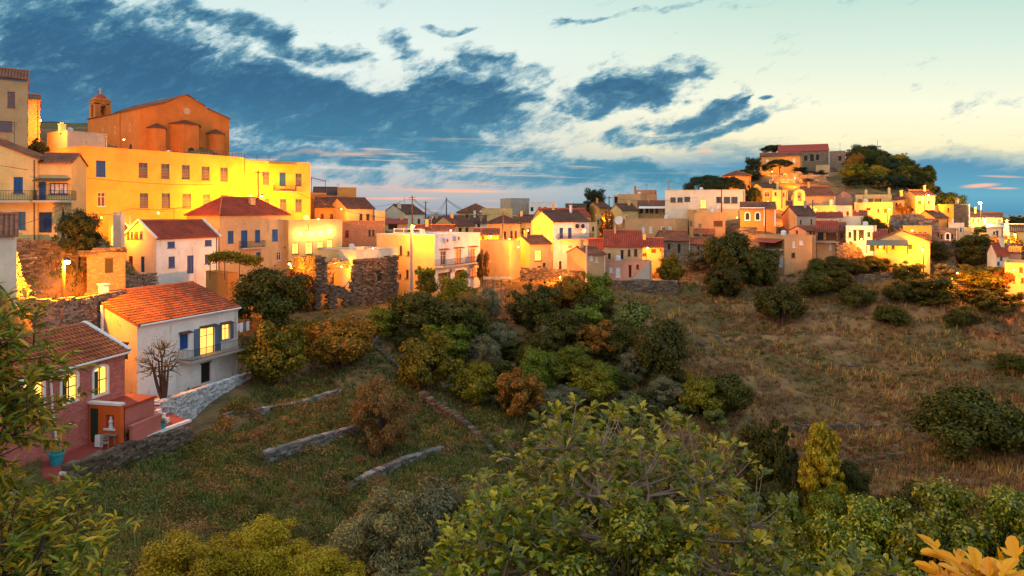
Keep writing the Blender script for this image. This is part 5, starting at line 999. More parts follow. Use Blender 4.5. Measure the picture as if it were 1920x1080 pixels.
def trunk_mesh(seed, multi=False):
    r = random.Random(seed); mb = MB()
    for s in range(3 if multi else 1):
        x, y = (r.uniform(-.12, .12), r.uniform(-.12, .12)) if multi else (0, 0); pts = [(x, y, -.25), (x+r.uniform(-.05, .05), y, .1), (x*1.8+r.uniform(-.08, .08), y*1.5, .4), (x*3, y*2+r.uniform(-.1, .1), .8)]; mb.tube(pts, [.09, .07, .055, .03], 7)
    for k in range(7):
        a_ = k*.9+r.uniform(0, .5); z = r.uniform(.3, .55); mb.tube([(0, 0, z), (math.cos(a_)*.22, math.sin(a_)*.22, z+.25), (math.cos(a_)*.5, math.sin(a_)*.5, z+.55)], [.035, .025, .01], 5)
    me = bpy.data.meshes.new('trunk'); me.from_pydata(mb.v, [], mb.f); me.materials.append(MATS['bark']); return me
TR = [trunk_mesh(s, s % 2 == 1) for s in range(4)]
TS = random.Random(3); TREES = []
def tree(kind, px, base, top, w_, label, Y=None, name=None, cat='tree', group=None, lean=.0, low=.0, dep=1.):
    if kind in ('pine',): low = .5
    if kind == 'pine2' and cat == 'tree': low = .25
    Y = Y or hit(px, base); x = P(px, 0, Y).x; z0 = gxy(x, Y) if Y > 20 and Y == Y else Z(base, Y)
    zg = min(z0, Z(base, Y)+.3) if abs(z0-Z(base, Y)) < 4 else Z(base, Y); ht = Z(top, Y)-zg; hw = w_/2/FP*Y
    root = thing(name or {'olive': 'olive_tree', 'olivegold': 'olive_tree', 'pine': 'pine_tree', 'pine2': 'pine_tree', 'poplar': 'poplar_tree', 'cypress': 'cypress_tree', 'citrus': 'citrus_tree', 'citrus2': 'citrus_tree', 'nearolive': 'olive_tree', 'nearolive2': 'olive_tree'}.get(kind, 'shrub' if ht < 2.6 or cat != 'tree' else 'broadleaf_tree'), (x, Y, zg), label, cat, group)
    c = link('crown', CR[kind], root, (0, 0, ht*(.5+low*.3))); c.scale = (hw*1.12, hw*1.12*dep, ht*(.5-low*.3)*1.12); c.rotation_euler = (0, 0, TS.uniform(0, 6.28))
    if kind == 'cypress': c.scale = (hw*1.3, hw*1.3, ht*.5)
    t_ = link('trunk', TS.choice(TR), root); t_.scale = (hw*.8, hw*.8, ht*.75); t_.rotation_euler = (0, 0, TS.uniform(0, 6.28)); TREES.append((x, Y, hw)); return root
t = tree
# left and centre of the slope
t('dark', 500, 622, 497, 140, 'big dark tree left of the roofless ruin, lit orange at its top'); t('rust', 560, 600, 500, 60, 'rusty brown bush right against the corner of the roofless ruin', 88)
t('citrus', 512, 730, 606, 124, 'round citrus tree with fruit, right of the white wall'); t('gold', 636, 694, 588, 138, 'golden citrus tree below the roofless ruin'); t('citrus2', 575, 640, 598, 70, 'small citrus tree between the big dark tree and the golden one', 76)
t('citrus', 800, 738, 630, 118, 'citrus tree with golden top in the middle of the terraces'); t('citrus2', 890, 766, 676, 90, 'bright citrus tree right of the golden topped one'); t('green', 1002, 735, 655, 72, 'light green citrus tree by the pale wall'); t('green', 1130, 742, 682, 64, 'small light green tree left of the grey olives')
t('olivegold', 716, 856, 694, 104, 'tall feathery golden olive tree above the dry stone walls'); t('olivegold', 690, 800, 745, 60, 'small golden bush at the left foot of the feathery olive', 57)
t('dark', 790, 650, 540, 128, 'dark round tree below the balcony flats'); t('dark2', 865, 655, 558, 112, 'dark tree right of the round one under the balcony flats'); t('citrus', 855, 570, 512, 76, 'olive green tree in front of the balcony flats', 92); t('olivegold', 885, 590, 540, 60, 'gold green tree at the corner of the balcony flats', 88); t('olive', 918, 580, 540, 50, 'grey green bush right of the balcony flats', 90)
t('dark2', 1005, 625, 524, 100, 'dark green tree behind the bright acacia'); t('dark', 1058, 655, 575, 98, 'dark tree below the lit acacia'); t('gold', 1070, 560, 512, 84, 'yellow lit acacia under the garden wall', 96); t('green', 1120, 578, 516, 70, 'bright green acacia beside the concrete pole', 95); t('dark', 1105, 622, 550, 84, 'dark tree right below the acacias')
t('dark', 1165, 680, 596, 78, 'dark tree left of the tallest dark one'); t('dark', 1240, 725, 592, 112, 'tallest dark tree in the valley, gold tipped'); t('dark2', 1205, 680, 606, 50, 'narrow dark tree squeezed between two dark trees'); t('olive', 1190, 722, 655, 74, 'grey olive tree in front of the tallest dark tree'); t('olive', 1245, 772, 708, 84, 'grey olive tree below the tallest dark tree'); t('citrus2', 1310, 780, 708, 80, 'brown green tree right of the lower olive')
t('dark', 1362, 784, 700, 96, 'black green tree right of the brown green one'); t('dark2', 960, 676, 632, 62, 'low dark bush on the middle terrace'); t('dark', 930, 640, 596, 60, 'dark bush under the reed pergola'); t('citrus2', 1072, 706, 662, 56, 'dim small tree above the light green one'); t('rust', 978, 790, 688, 92, 'rust coloured tree behind the left of the fig'); t('olive', 1060, 775, 725, 84, 'olive tree just above the fig crown'); t('olive', 1020, 665, 612, 40, 'thin grey bush on the middle terrace')
t('olive', 1180, 780, 735, 70, 'low olive bush above the middle of the fig crown', 71); t('dark', 985, 690, 640, 40, 'small dark bush beside the light citrus', 76)
# below the village on the right
t('dark', 1370, 522, 430, 96, 'big dark tree left of the big beige house', 112); t('dark2', 1425, 545, 455, 80, 'big dark tree against the big beige house', 108); t('dark2', 1360, 548, 488, 78, 'brownish dark bush below the big dark trees', 105); t('citrus', 1258, 522, 478, 52, 'green bush at the outside stairs', 110); t('olive', 1310, 510, 470, 60, 'grey scrub under the stone shed', 118)
t('dark', 1465, 612, 528, 88, 'round dark tree alone in the dry field'); t('dark', 1530, 560, 506, 70, 'dark bush above the dry field'); t('dark2', 1575, 545, 500, 50, 'upright dark bush right above the dry field'); t('dark', 1607, 580, 532, 66, 'round dark bush on the field edge'); t('dark', 1675, 620, 568, 66, 'low round bush by the ochre path')
for k_, (px, w_) in enumerate(((1535, 50), (1568, 56), (1602, 60), (1640, 56))): t('dark', px, 510, 482-(k_ % 2)*4, w_, ('first', 'second', 'third', 'fourth')[k_]+' from the left of the dark shrubs along the wall of the recessed balcony house', 107)
t('dark2', 1706, 514, 486, 60, 'bush under the lit porch wall', 103); t('dark2', 1742, 578, 508, 124, 'wide dull thicket at the right of the dry field', 98); t('dark', 1690, 570, 530, 60, 'bush left of the wide dull thicket', 98); t('dark', 1806, 622, 570, 66, 'small tree with visible trunk at the end of the path'); t('dark2', 1862, 592, 535, 96, 'dark trees under the bright yellow house', 94)
t('citrus2', 1850, 550, 498, 100, 'orange lit trees left of the bright yellow house', 99); t('dark2', 1830, 500, 430, 76, 'tall dark tree above the orange lit trees', 110); t('dark', 1800, 500, 455, 60, 'dark tree behind the small lit path', 112); t('gold', 1893, 468, 440, 60, 'lit tree under the street lamp at the right edge', 116); t('gold', 1858, 466, 442, 50, 'orange lit tree left of the right edge street lamp', 117); t('rust', 1880, 545, 505, 50, 'glowing orange tree at the bright yellow house corner', 97); t('olive', 1775, 530, 495, 60, 'pale bush at the end of the porch house', 104)
t('dark', 1755, 480, 448, 60, 'dark tree in the walled yard right of the porch house', 112); t('dark', 1808, 860, 722, 176, 'huge round bush in the dry field at the right'); t('dark2', 1885, 850, 745, 90, 'right lobe bush joined to the huge round one'); t('dark', 1905, 705, 660, 62, 'grey bush at the right edge above the huge one')
t('poplar', 1541, 978, 800, 96, 'yellow green poplar in the valley at the right'); t('cypress', 1488, 965, 838, 28, 'slim dark cypress left of the poplar'); t('dark', 1592, 960, 862, 66, 'black green shrub right behind the poplar'); t('dark2', 1440, 925, 775, 92, 'ivy dark tree left of the cypress'); t('olive', 1400, 905, 790, 70, 'grey shrub at the right edge of the fig crown'); t('dark', 1460, 985, 905, 90, 'dark green tree below the cypress'); t('green', 1560, 990, 925, 100, 'green shrub at the foot of the poplar', 44); t('green', 1470, 1010, 935, 70, 'light green shrub below the cypress', 38)
# village trees
t('pine2', 1113, 398, 350, 46, 'lone round pine on the skyline', 176); t('pine', 1325, 372, 318, 82, 'umbrella pine beside the orange lit house', 162); t('pine', 1366, 372, 322, 56, 'second umbrella pine, in front of the orange lit house', 161)
t('pine2', 1411, 332, 293, 34, 'round pine at the left foot of the manor', 196); t('pine', 1462, 328, 294, 46, 'flat topped pine in front of the cream wing', 196); t('pine2', 1502, 332, 312, 30, 'small pine before the corner of the manor wing', 199); t('pine2', 1440, 330, 306, 26, 'small pine at the left end of the manor wing', 199); t('pine', 1452, 300, 267, 50, 'pine rising behind the manor roof', 222); t('pine2', 1618, 300, 270, 66, 'dark pine on the hilltop right of the manor', 214); t('pine2', 1684, 322, 291, 44, 'pine on the right shoulder of the hill', 206); t('pine2', 1650, 312, 284, 40, 'bushy pine in the middle of the hilltop', 210)
t('dark2', 1408, 372, 345, 26, 'small tree by the orange lit house', 160); t('dark', 1416, 368, 350, 20, 'dark bush before the white gabled roofs', 158); t('dark2', 1510, 366, 330, 40, 'dark tree over the orange rock terrace', 186); t('pine2', 1528, 355, 318, 44, 'pine between the two rock terraces', 188)
t('dark', 1782, 390, 358, 46, 'tree behind the two toned house', 152); t('dark', 1762, 385, 360, 36, 'tree right of the floodlit yellow house', 154); t('dark2', 1690, 372, 352, 26, 'small tree at the stepped house', 150); t('dark2', 1908, 420, 402, 36, 'dark tree on the skyline at the right edge', 160); t('dark', 1845, 436, 420, 34, 'low dark tree below the white houses at the right', 136); t('dark', 1632, 430, 402, 40, 'dark tree beside the blue shaded parapet', 127); t('dark', 1655, 445, 415, 34, 'dark tree above the porch gable house', 120); t('rust', 1697, 398, 378, 30, 'small orange lit tree below the floodlit house', 140)
t('pine2', 143, 450, 388, 84, 'dark fir tree in front of the balcony house', 63.5); t('dark2', 70, 305, 255, 38, 'dark scrub on the rock below the stone tower', 90); t('rust', 1137, 438, 392, 26, 'climbing plant on the yellow wall by the pole', 143.5); t('rust', 905, 490, 463, 24, 'red leaved bush at the plain block', 108); t('rust', 652, 480, 458, 30, 'red flowering bush on the lit roof terrace', 106); t('citrus2', 800, 520, 500, 40, 'small green tree on a thin stem before the flats side wall', 96); t('dark', 840, 600, 560, 60, 'low bush at the foot of the balcony flats', 86)
FR = random.Random(50); k_ = 0
while k_ < 46:
    px = FR.uniform(690, 1420); py = FR.uniform(575, 815); lo = np.interp(px, [690, 900, 1150, 1300, 1420], [625, 590, 590, 690, 790]); hi = np.interp(px, [690, 800, 1000, 1420], [665, 800, 790, 900])
    if not lo < py < hi or (770 < px < 960 and 720 < py): continue
    sz = FR.uniform(46, 96)*(1 if py > 640 else .8); t(FR.choice(['dark', 'dark2', 'olive', 'citrus2', 'green', 'dark', 'rust'] if px < 1120 else ['dark', 'dark2', 'olive', 'dark', 'scrub']), px, py, py-sz*FR.uniform(.6, .95), sz, 'bush crowding the terraces in the middle of the valley', None, 'shrub', 'shrub', 'shrubs crowding the middle terraces'); k_ += 1
HR = random.Random(21); k_ = 0
while k_ < 50:
    px = HR.uniform(1396, 1742); Y = HR.uniform(172, 212); z = gz(px, Y); py = HY-z/Y*FP; top_lim = 352 if px < 1590 else 300
    if (px < 1590 and (not 333 < py < 352 or 1440 < px < 1556)) or (px >= 1590 and not 296 < py < 372) or any(abs(px-q) < 12 and abs(py-r) < 10 for q, r in ((1490, 335), (1617, 326))): continue
    t(HR.choice(['pine2', 'dark', 'dark2', 'pine2', 'rust', 'gold', 'citrus2', 'dark']), px, py+2, py-HR.uniform(14, 30)*(1.3 if px > 1590 else .8), HR.uniform(26, 50), 'dark evergreen shrub on the wooded hill under the manor', Y, 'shrub', 'shrub', 'shrubs covering the wooded hill'); k_ += 1  # rust and gold crowns put orange lamp light into the colour
# nearer crowns along the bottom
t('nearolive', 715, 1180, 935, 210, 'gold tipped olive tree at the bottom, left of the fig', 27); t('nearolive2', 815, 1200, 918, 230, 'grey olive tree at the bottom beside the fig', 29); t('nearolive', 900, 1190, 930, 110, 'narrow olive just behind the left of the fig', 31); t('olivegold', 905, 1010, 948, 46, 'small golden bush left behind the fig', 40)
t('neargreen', 350, 1190, 1010, 210, 'yellow green tree at the bottom left', 19); t('neargreen', 480, 1180, 985, 200, 'tallest yellow green tree at the bottom left', 21); t('neargreen', 610, 1180, 1030, 170, 'low yellow green bush at the bottom between the left trees and the olive', 20)
t('neargreen', 1370, 1100, 935, 150, 'yellow green tree glowing behind the right of the fig', 24); t('nearbush', 1250, 1200, 990, 260, 'dark leafy bush under the fig', 15.5); t('nearbush', 1620, 1200, 935, 220, 'leafy bush at the bottom right, left one', 19); t('nearbush', 1745, 1180, 905, 230, 'tall leafy bush at the bottom right, middle one', 18); t('nearbush', 1880, 1180, 925, 210, 'leafy bush at the right edge below the dry field', 17); t('nearbush', 1480, 1160, 985, 170, 'brown green bush below the light green shrub', 21)

t('dark', 1300, 1010, 880, 150, 'dark tree in the valley bottom behind the right of the fig', 50); t('dark2', 1395, 1030, 900, 130, 'dark green thicket left of the cypress foot', 46); t('dark2', 1180, 1010, 880, 150, 'dark tree hidden behind the middle of the fig', 48); t('dark', 1060, 1010, 890, 140, 'dark tree hidden behind the left of the fig', 48)
t('nearbush', 1090, 1250, 1000, 300, 'dark leafy bush filling the ground under the left of the fig', 16.5); t('nearbush', 1400, 1220, 1010, 240, 'dark leafy bush under the right of the fig', 17); t('nearbush', 930, 1230, 1000, 200, 'dark leafy bush under the smaller fig', 17); t('nearbush', 1180, 1260, 965, 330, 'leafy growth in front of the fig trunk', 10.4, 'shrub', 'shrub'); t('green', 1330, 1060, 960, 120, 'green tree right below the fig crown', 30); t('dark', 1640, 1010, 925, 110, 'dark shrub behind the bottom right bushes', 42); t('dark', 1740, 1000, 910, 120, 'low dark shrub in the hollow right of the poplar', 48)
# branch systems ------------------------------------------------
def bez(p, q, r0, r1, mb, liftk=.35, n=5):
    p, q = Vector(p), Vector(q); c = p.lerp(q, .55); c.z = p.z+(q.z-p.z)*.2; pts = [(p*(1-t_)**2+c*2*t_*(1-t_)+q*t_*t_) for t_ in [i/n for i in range(n+1)]]
    mb.tube(pts, [r0+(r1-r0)*i/n for i in range(n+1)], 5, False); return (pts[-1]-pts[-2]).normalized()
def grow(start, levels, radii, mb):
    prev = [(Vector(start), radii[0])]; tips = []; mid = []; random.seed(4)
    for li, nodes in enumerate(levels):
        cur = []
        for q in nodes:
            q = Vector(q); p = min(prev, key=lambda s: (s[0]-q).length+max(0, s[0].z-q.z)*2)[0]; dr = bez(p, q, radii[li], radii[li+1], mb); cur.append((q, dr))
            if li == len(levels)-1: tips.append((q, dr))
        if li == len(levels)-2: mid = cur
        prev = [(c_[0], 0) for c_ in cur]
    return tips+([(c_[0], c_[1]) for c_ in mid if random.random() < .9] if mid else [])
FIG = [(0, 0), (.12, .10), (.10, .26), (.30, .36), (.42, .62), (.30, .60), (.20, .52), (.24, .80), (.14, 1.04), (0, 1.12)]
def bigleaf(vs, fs, p, dr, nrm, L_, rnd, out=FIG, droop=.25):
    dr = dr.normalized(); nrm = (nrm-dr*nrm.dot(dr)).normalized(); sd = dr.cross(nrm); o = len(vs)
    pts = []
    for sg in (1, -1):
        for (x, y) in (out if sg == 1 else out[1:-1]): pts.append(p+dr*(y*L_)+sd*(sg*x*L_)+nrm*(abs(x)*L_*.35-droop*y*y*L_))
    n1 = len(out); vs += [tuple(q) for q in pts]; fs.append(tuple(o+i for i in range(n1))); fs.append((o+n1-1,)+tuple(o+n1+len(out)-3-i for i in range(len(out)-2))+(o,))
def rosettes(tips, n0, n1, L0, L1, rnd, out=FIG, spread=1., stalk=.5):
    vs, fs = [], []
    for p, dr in tips:
        for k in range(rnd.randint(n0, n1)):
            a_ = rnd.uniform(0, 6.28); ax = Vector((math.cos(a_), math.sin(a_), 0)); e = (ax*spread*rnd.uniform(.5, 1.2)+dr*.6+Vector((0, 0, rnd.uniform(-.35, .7)))).normalized(); L_ = rnd.uniform(L0, L1)
            bigleaf(vs, fs, p-dr*rnd.uniform(0, L1*.9)+e*L_*stalk, e, Vector((0, 0, 1))+ax*rnd.uniform(-.3, .5)+Vector((rnd.uniform(-.4, .4), rnd.uniform(-.6, .2), 0)), L_, rnd, out, rnd.uniform(.05, .4))
    return vs, fs
def plant(name, label, start, levels, radii, leafs, m_leaf, m_bark='palebark', cat='tree'):
    root = thing(name, tuple(start), label, cat); mb = MB(); tips = grow(start, levels, radii, mb); part('trunk', mb, m_bark, root, smooth=True)
    vs, fs = leafs(tips); mb = MB(); mb.v = vs; mb.f = fs; part('crown', mb, m_leaf, root); return root
rf = random.Random(8)
def dome(n, cx, cy, cz, rx, ry, rz, r0, r1, rnd, zmin=-.3):
    out = []
    while len(out) < n:
        v = Vector((rnd.gauss(0, 1), rnd.gauss(0, 1), rnd.gauss(0, 1))).normalized()
        if v.z < zmin: continue
        r = rnd.uniform(r0, r1); out.append((cx+v.x*rx*r, cy+v.y*ry*r, cz+v.z*rz*r))
    return out
# the fig tree in front
C0 = (1.95, 12.2, -6.6); lv = [dome(9, *C0, 2.8, 2.2, 2.7, .35, .5, rf, -.1), dome(30, *C0, 2.9, 2.2, 2.7, .5, .72, rf, -.25), dome(105, *C0, 2.95, 2.3, 2.8, .66, .92, rf, -.35), dome(560, *C0, 3.0, 2.4, 2.9, .78, 1.12, rf, -.4)]
plant('fig_tree', 'big fig tree with bare pale branches in the bottom centre', (1.9, 12.6, -10.3), lv, [.11, .06, .03, .014, .007], lambda tp: rosettes(tp, 8, 12, .09, .19, rf), 'leaf_fig')
C1 = (-.1, 11.2, -6.4); lv = [dome(4, *C1, 1.2, 1.2, 1.5, .3, .5, rf), dome(16, *C1, 1.3, 1.2, 1.7, .5, .7, rf), dome(60, *C1, 1.3, 1.3, 1.8, .7, .85, rf), dome(170, *C1, 1.4, 1.4, 1.9, .84, 1.03, rf)]
plant('fig_tree', 'smaller fig tree at the bottom, left of the big one', (.3, 11.6, -8.6), lv, [.08, .045, .022, .012, .007], lambda tp: rosettes(tp, 8, 12, .09, .18, rf), 'leaf_fig')
C3 = (5.2, 10.5, -6.6); lv = [dome(4, *C3, 1.2, 1., 1.2, .3, .5, rf), dome(20, *C3, 1.3, 1., 1.2, .5, .7, rf), dome(150, *C3, 1.6, 1.2, 1.3, .75, 1., rf)]
plant('fig_tree', 'low fig tree at the bottom right of the big one', (5.2, 10.8, -8.4), lv, [.08, .05, .025, .01], lambda tp: rosettes(tp, 7, 11, .12, .2, rf), 'leaf_fig')
# fig leaves close by, bottom right, lamp light put into their colour
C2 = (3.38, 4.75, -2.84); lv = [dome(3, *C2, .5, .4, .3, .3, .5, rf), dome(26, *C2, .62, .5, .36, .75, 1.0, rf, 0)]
plant('fig_sapling', 'orange yellow fig leaves close by in the bottom right corner', (3.3, 4.9, -3.6), lv, [.02, .012, .005], lambda tp: rosettes(tp, 3, 5, .13, .2, rf, spread=1.2), 'leaf_lamplit', cat='plant')
# narrow leaved trees at the left edge
LAN = [(0, 0), (.12, .3), (.13, .55), (.06, .85), (0, 1)]
def sprays(tips, rnd, n=(16, 24), L=(.12, .19), tw=.32):
    vs, fs = [], []
    for p, dr in tips:
        e = (dr+Vector((rnd.uniform(-.6, .6), rnd.uniform(-.6, .6), rnd.uniform(-.5, .4)))).normalized()
        for k in range(rnd.randint(*n)):
            t_ = rnd.uniform(-.6, 1)*tw; a_ = rnd.uniform(0, 6.28); ax = Vector((math.cos(a_), math.sin(a_), rnd.uniform(-.5, .6))); bigleaf(vs, fs, p+e*t_, (ax+e*.9).normalized(), Vector((rnd.uniform(-.4, .4), rnd.uniform(-.7, .3), 1)), rnd.uniform(*L), rnd, LAN, rnd.uniform(0, .4))
    return vs, fs
rl = random.Random(31)
C4 = (-7.0, 8.2, -2.1); lv = [dome(6, *C4, 1., .8, .9, .2, .5, rl, -1), dome(30, *C4, 1.4, 1., 1.05, .4, .7, rl, -1), dome(100, *C4, 1.4, 1.1, 1.15, .5, .95, rl, -1), dome(340, *C4, 1.5, 1.1, 1.2, .45, 1.05, rl, -1)]
plant('almond_tree', 'narrow leaved tree at the left edge before the rose house', (-8.6, 8.4, -5.5), lv, [.1, .05, .025, .012, .005], lambda tp: sprays(tp, rl), 'leaf_willow', 'bark')
C5 = (-6.35, 8.6, -4.9); lv = [dome(5, *C5, .9, .8, .9, .2, .5, rl, -1), dome(30, *C5, 1.2, 1., 1.2, .4, .7, rl, -1), dome(100, *C5, 1.15, 1.1, 1.45, .5, .95, rl, -1), dome(320, *C5, 1.25, 1.1, 1.55, .45, 1.05, rl, -1)]
plant('almond_tree', 'lower narrow leaved tree in the bottom left corner', (-6.3, 8.8, -7.2), lv, [.08, .04, .02, .01, .005], lambda tp: sprays(tp, rl), 'leaf_willow', 'bark')
# small bare tree by the farmhouse
rb = random.Random(5); C6 = (P(300, 0, 51).x, 51.0, Z(690, 51)); lv = [dome(8, *C6, 1.4, 1.2, 1.6, .2, .5, rb), dome(40, *C6, 1.6, 1.3, 2.1, .5, .75, rb), dome(160, *C6, 1.7, 1.4, 2.3, .75, 1., rb)]
plant('bare_tree', 'almost leafless tree against the farmhouse wall', (C6[0]+.3, 51, Z(752, 51)), lv, [.16, .06, .03, .012], lambda tp: sprays(tp, rb, (2, 4), (.12, .2), .3), 'leaf_willow', 'bark')
# ------------------------------------------------------------ undergrowth: uncountable grass and weeds
g = np.random.default_rng(77)
def inside(x, y, pad=.4):
    r = np.zeros(len(x), bool)
    for H in HS:
        rx = x-H['a'].x; ry = y-H['a'].y; s = rx*H['d'].x+ry*H['d'].y; t_ = rx*H['m'].x+ry*H['m'].y; r |= (s > -pad) & (s < H['L']+pad) & (t_ > -pad) & (t_ < H['D']+pad)
    # patio and yard of the two near houses
    px = 960+FP*x/y; r |= (px < 475) & (y > np.interp(px, [0, 130, 360, 480], [33, 37.4, 47, 62])+0) & (y < np.interp(px, [0, 240, 300, 475], [36, 46, 54, 70]))
    return r
def scatter(n, px0, px1, Y0, Y1, p=1.):
    px = g.uniform(px0, px1, n); Y = np.exp(g.uniform(math.log(Y0), math.log(Y1), n)); x = (px-960)/FP*Y; k = ~inside(x, Y); px, Y, x = px[k], Y[k], x[k]; return x, Y, field(px, Y), px
def patch(x, y, s, ph): return .5+.25*(np.sin(x/s+ph)*np.sin(y/s*1.3+ph*2)+np.sin(x/s*2.3+y/s*1.1+ph*3))+.0
def grassobj(name, x, y, z, hgt, m_, label, blades=6, wid=.0006):
    n = len(x); B = np.stack([x, y, z-.03], -1).repeat(blades, 0); N = len(B); a_ = g.uniform(0, 6.283, N); h_ = (hgt*g.uniform(.5, 1.25, n)).repeat(blades)*g.uniform(.6, 1.1, N); off = np.stack([np.cos(a_), np.sin(a_), np.zeros(N)], -1); B = B+off*(g.uniform(0, .18, N))[:, None]
    lean = off*(h_*g.uniform(.1, .7, N))[:, None]; w_ = (wid*B[:, 1]*g.uniform(.6, 1.4, N)+.006)[:, None]; sd = np.stack([-np.sin(a_+g.uniform(-1, 1, N)), np.cos(a_), np.zeros(N)], -1)*w_; tp = B+lean+np.array([0, 0, 1.])*h_[:, None]
    V_ = np.stack([B-sd, B+sd, tp+sd*.25, tp-sd*.25], 1).reshape(-1, 3); o = link(name, mesh_np(name, V_, np.arange(4*N).reshape(-1, 4), m_)); tag(o, label, None, None, 'stuff')
def weedobj(name, x, y, z, rad, m_, label, leaves=70, leaf=.06):
    n = len(x); C_ = np.stack([x, y, z], -1).repeat(leaves, 0); N = len(C_); u = g.normal(size=(N, 3)); u /= np.linalg.norm(u, axis=1, keepdims=True); u[:, 2] = np.abs(u[:, 2]); r_ = rad.repeat(leaves); c = C_+u*(r_*g.uniform(.35, 1.05, N))[:, None]*np.array([1, 1, .75])
    s = (leaf*g.uniform(.5, 1.4, N))*(1+C_[:, 1]/120); V_, F_ = quads(c, u+g.normal(size=(N, 3))*.6, g, s, s*.45); o = link(name, mesh_np(name, V_, F_, m_)); tag(o, label, None, None, 'stuff')
x, y, z, px = scatter(46000, 560, 2000, 40, 118); pr = np.clip((px-900)/400, .1, 1)*np.clip(.25+patch(x, y, 5., 1.), 0, 1); k = g.random(len(x)) < pr; grassobj('dry_grass', x[k], y[k], z[k], .5, 'weed_dry', 'dry brown grass covering the slopes', 6, .0005)
x, y, z, px = scatter(17000, 560, 2000, 50, 114); pr = np.clip((px-950)/350, .0, 1)*np.clip(patch(x, y, 3.6, 2.2)*1.6-.6, 0, 1); k = g.random(len(x)) < pr; grassobj('tall_grass', x[k], y[k], z[k], .75, 'weed_gold', 'tall golden grass in patches on the dry field', 5, .0004)
x, y, z, px = scatter(20000, 120, 1000, 24, 78); k = g.random(len(x)) < np.clip(.35+patch(x, y, 4., .4)*.8, 0, 1); grassobj('meadow_grass', x[k], y[k], z[k], .45, 'weed_green', 'green and brown grass on the left slope', 7, .0007)
x, y, z, px = scatter(3600, 60, 1000, 22, 66); k = (g.random(len(x)) < np.clip(patch(x, y, 3.5, 5.)*1.5, 0, 1)); weedobj('weeds', x[k], y[k], z[k], g.uniform(.2, .65, k.sum()), 'weed_green', 'tangle of green weeds on the left slope', 60, .05)
x, y, z, px = scatter(2400, 60, 1000, 22, 66); k = (g.random(len(x)) < np.clip(patch(x, y, 3., 1.)*1.3-.2, 0, 1)); weedobj('dry_weeds', x[k], y[k], z[k], g.uniform(.25, .6, k.sum()), 'weed_dry', 'brown dried weeds on the left slope', 55, .045)
for i_, (m_, nm_, lb) in enumerate((('weed_green', 'tall_weeds', 'rank green weeds and brambles on the left slope'), ('weed_dry', 'brown_scrub', 'tangled brown scrub on the left slope'), ('leaf_olivegold', 'golden_scrub', 'gold tipped scrub on the left slope'), ('leaf_dark', 'brambles', 'dark brambles on the left slope'))):
    x, y, z, px = scatter((620, 420, 200, 420)[i_], 40, 960, 24, 66); k = (g.random(len(x)) < np.clip(patch(x, y, 3.2, i_*2.1)*2.2-.5, 0, 1)); weedobj(nm_, x[k], y[k], z[k]+.1, g.uniform(.45, 1.15, k.sum()), m_, lb, 260, .05)
x, y, z, px = scatter(2600, 950, 2000, 45, 112); k = (g.random(len(x)) < np.clip(patch(x, y, 6., 3.)*1.2-.2, 0, 1)); weedobj('scrub', x[k], y[k], z[k], g.uniform(.3, .8, k.sum()), 'leaf_dark', 'low dark scrub scattered over the dry field', 40, .06)
x, y, z, px = scatter(2400, 200, 1950, 60, 112); k = (g.random(len(x)) < .8); weedobj('low_scrub', x[k], y[k], z[k], g.uniform(.25, .7, k.sum()), 'weed_green', 'low green scrub among the terraces', 40, .06)
x, y, z, px = scatter(2500, -100, 420, 50, 72); grassobj('yard_grass', x, y, z, .35, 'weed_gold', 'dry golden grass around the lamp pole above the farmhouse', 7, .0006)
x, y, z, px = scatter(2600, 950, 1130, 96, 108); grassobj('lit_grass', x, y, z, .6, 'weed_gold', 'golden grass lit by the assumed lamp below the garden wall', 6, .0005)
# ------------------------------------------------------------ small things
def pot(px, py, Y, r, label, m_='terracotta', pl='flower', hgt=None, plant=True):
    p = P(px, py, Y); root = thing('flower_pot', tuple(p), label, 'flower pot', 'plant pots on the patio of the rose house'); hgt = hgt or r*1.7
    mb = MB(); mb.lathe(p, [(r*.65, 0), (r*.95, hgt*.85), (r*1.1, hgt*.86), (r*1.1, hgt), (r*.9, hgt), (r*.88, hgt*.9)], 14); part('pot', mb, m_, root, smooth=False)
    if plant:
        gg = np.random.default_rng(int(px)); n = 160; u = gg.normal(size=(n, 3)); u /= np.linalg.norm(u, axis=1, keepdims=True); u[:, 2] = abs(u[:, 2]); c = u*(r*1.3*gg.uniform(.4, 1, n))[:, None]+np.array([0, 0, hgt])
        V_, F_ = quads(c, u+gg.normal(size=(n, 3))*.5, gg, .06, .035); o = link('plant', mesh_np('plant', V_, F_, pl), root)
yp = lambda px: np.interp(px, [130, 240, 362], [38.2, 42.9, 47.2])
ppy = lambda Y: HY-zp/Y*FP
for px, dy, r, lb, m_, pl in ((302, .5, .3, 'blue pot at the right end of the patio, before the stepped white wall', 'turquoise', 'leaf_green'), (288, .5, .24, 'red pot with red flowers second from the blue one', 'redpaint', 'flower'), (276, .5, .2, 'small terracotta pot in the middle of the patio row', 'terracotta', 'flower'),
        (262, .6, .3, 'large terracotta pot with leafy plant on the patio', 'terracotta', 'leaf_green'), (246, .6, .25, 'terracotta pot with red flowers in front of the shrine wall', 'terracotta', 'flower'), (232, .6, .22, 'dark red pot beside the chairs on the patio', 'redfloor', 'flower'), (106, 1.2, .42, 'big turquoise pot with a straggly plant at the left of the patio', 'turquoise', 'leaf_willow')):
    Y = float(yp(px))+dy; pot(px, ppy(Y), Y, r, lb, m_, pl)
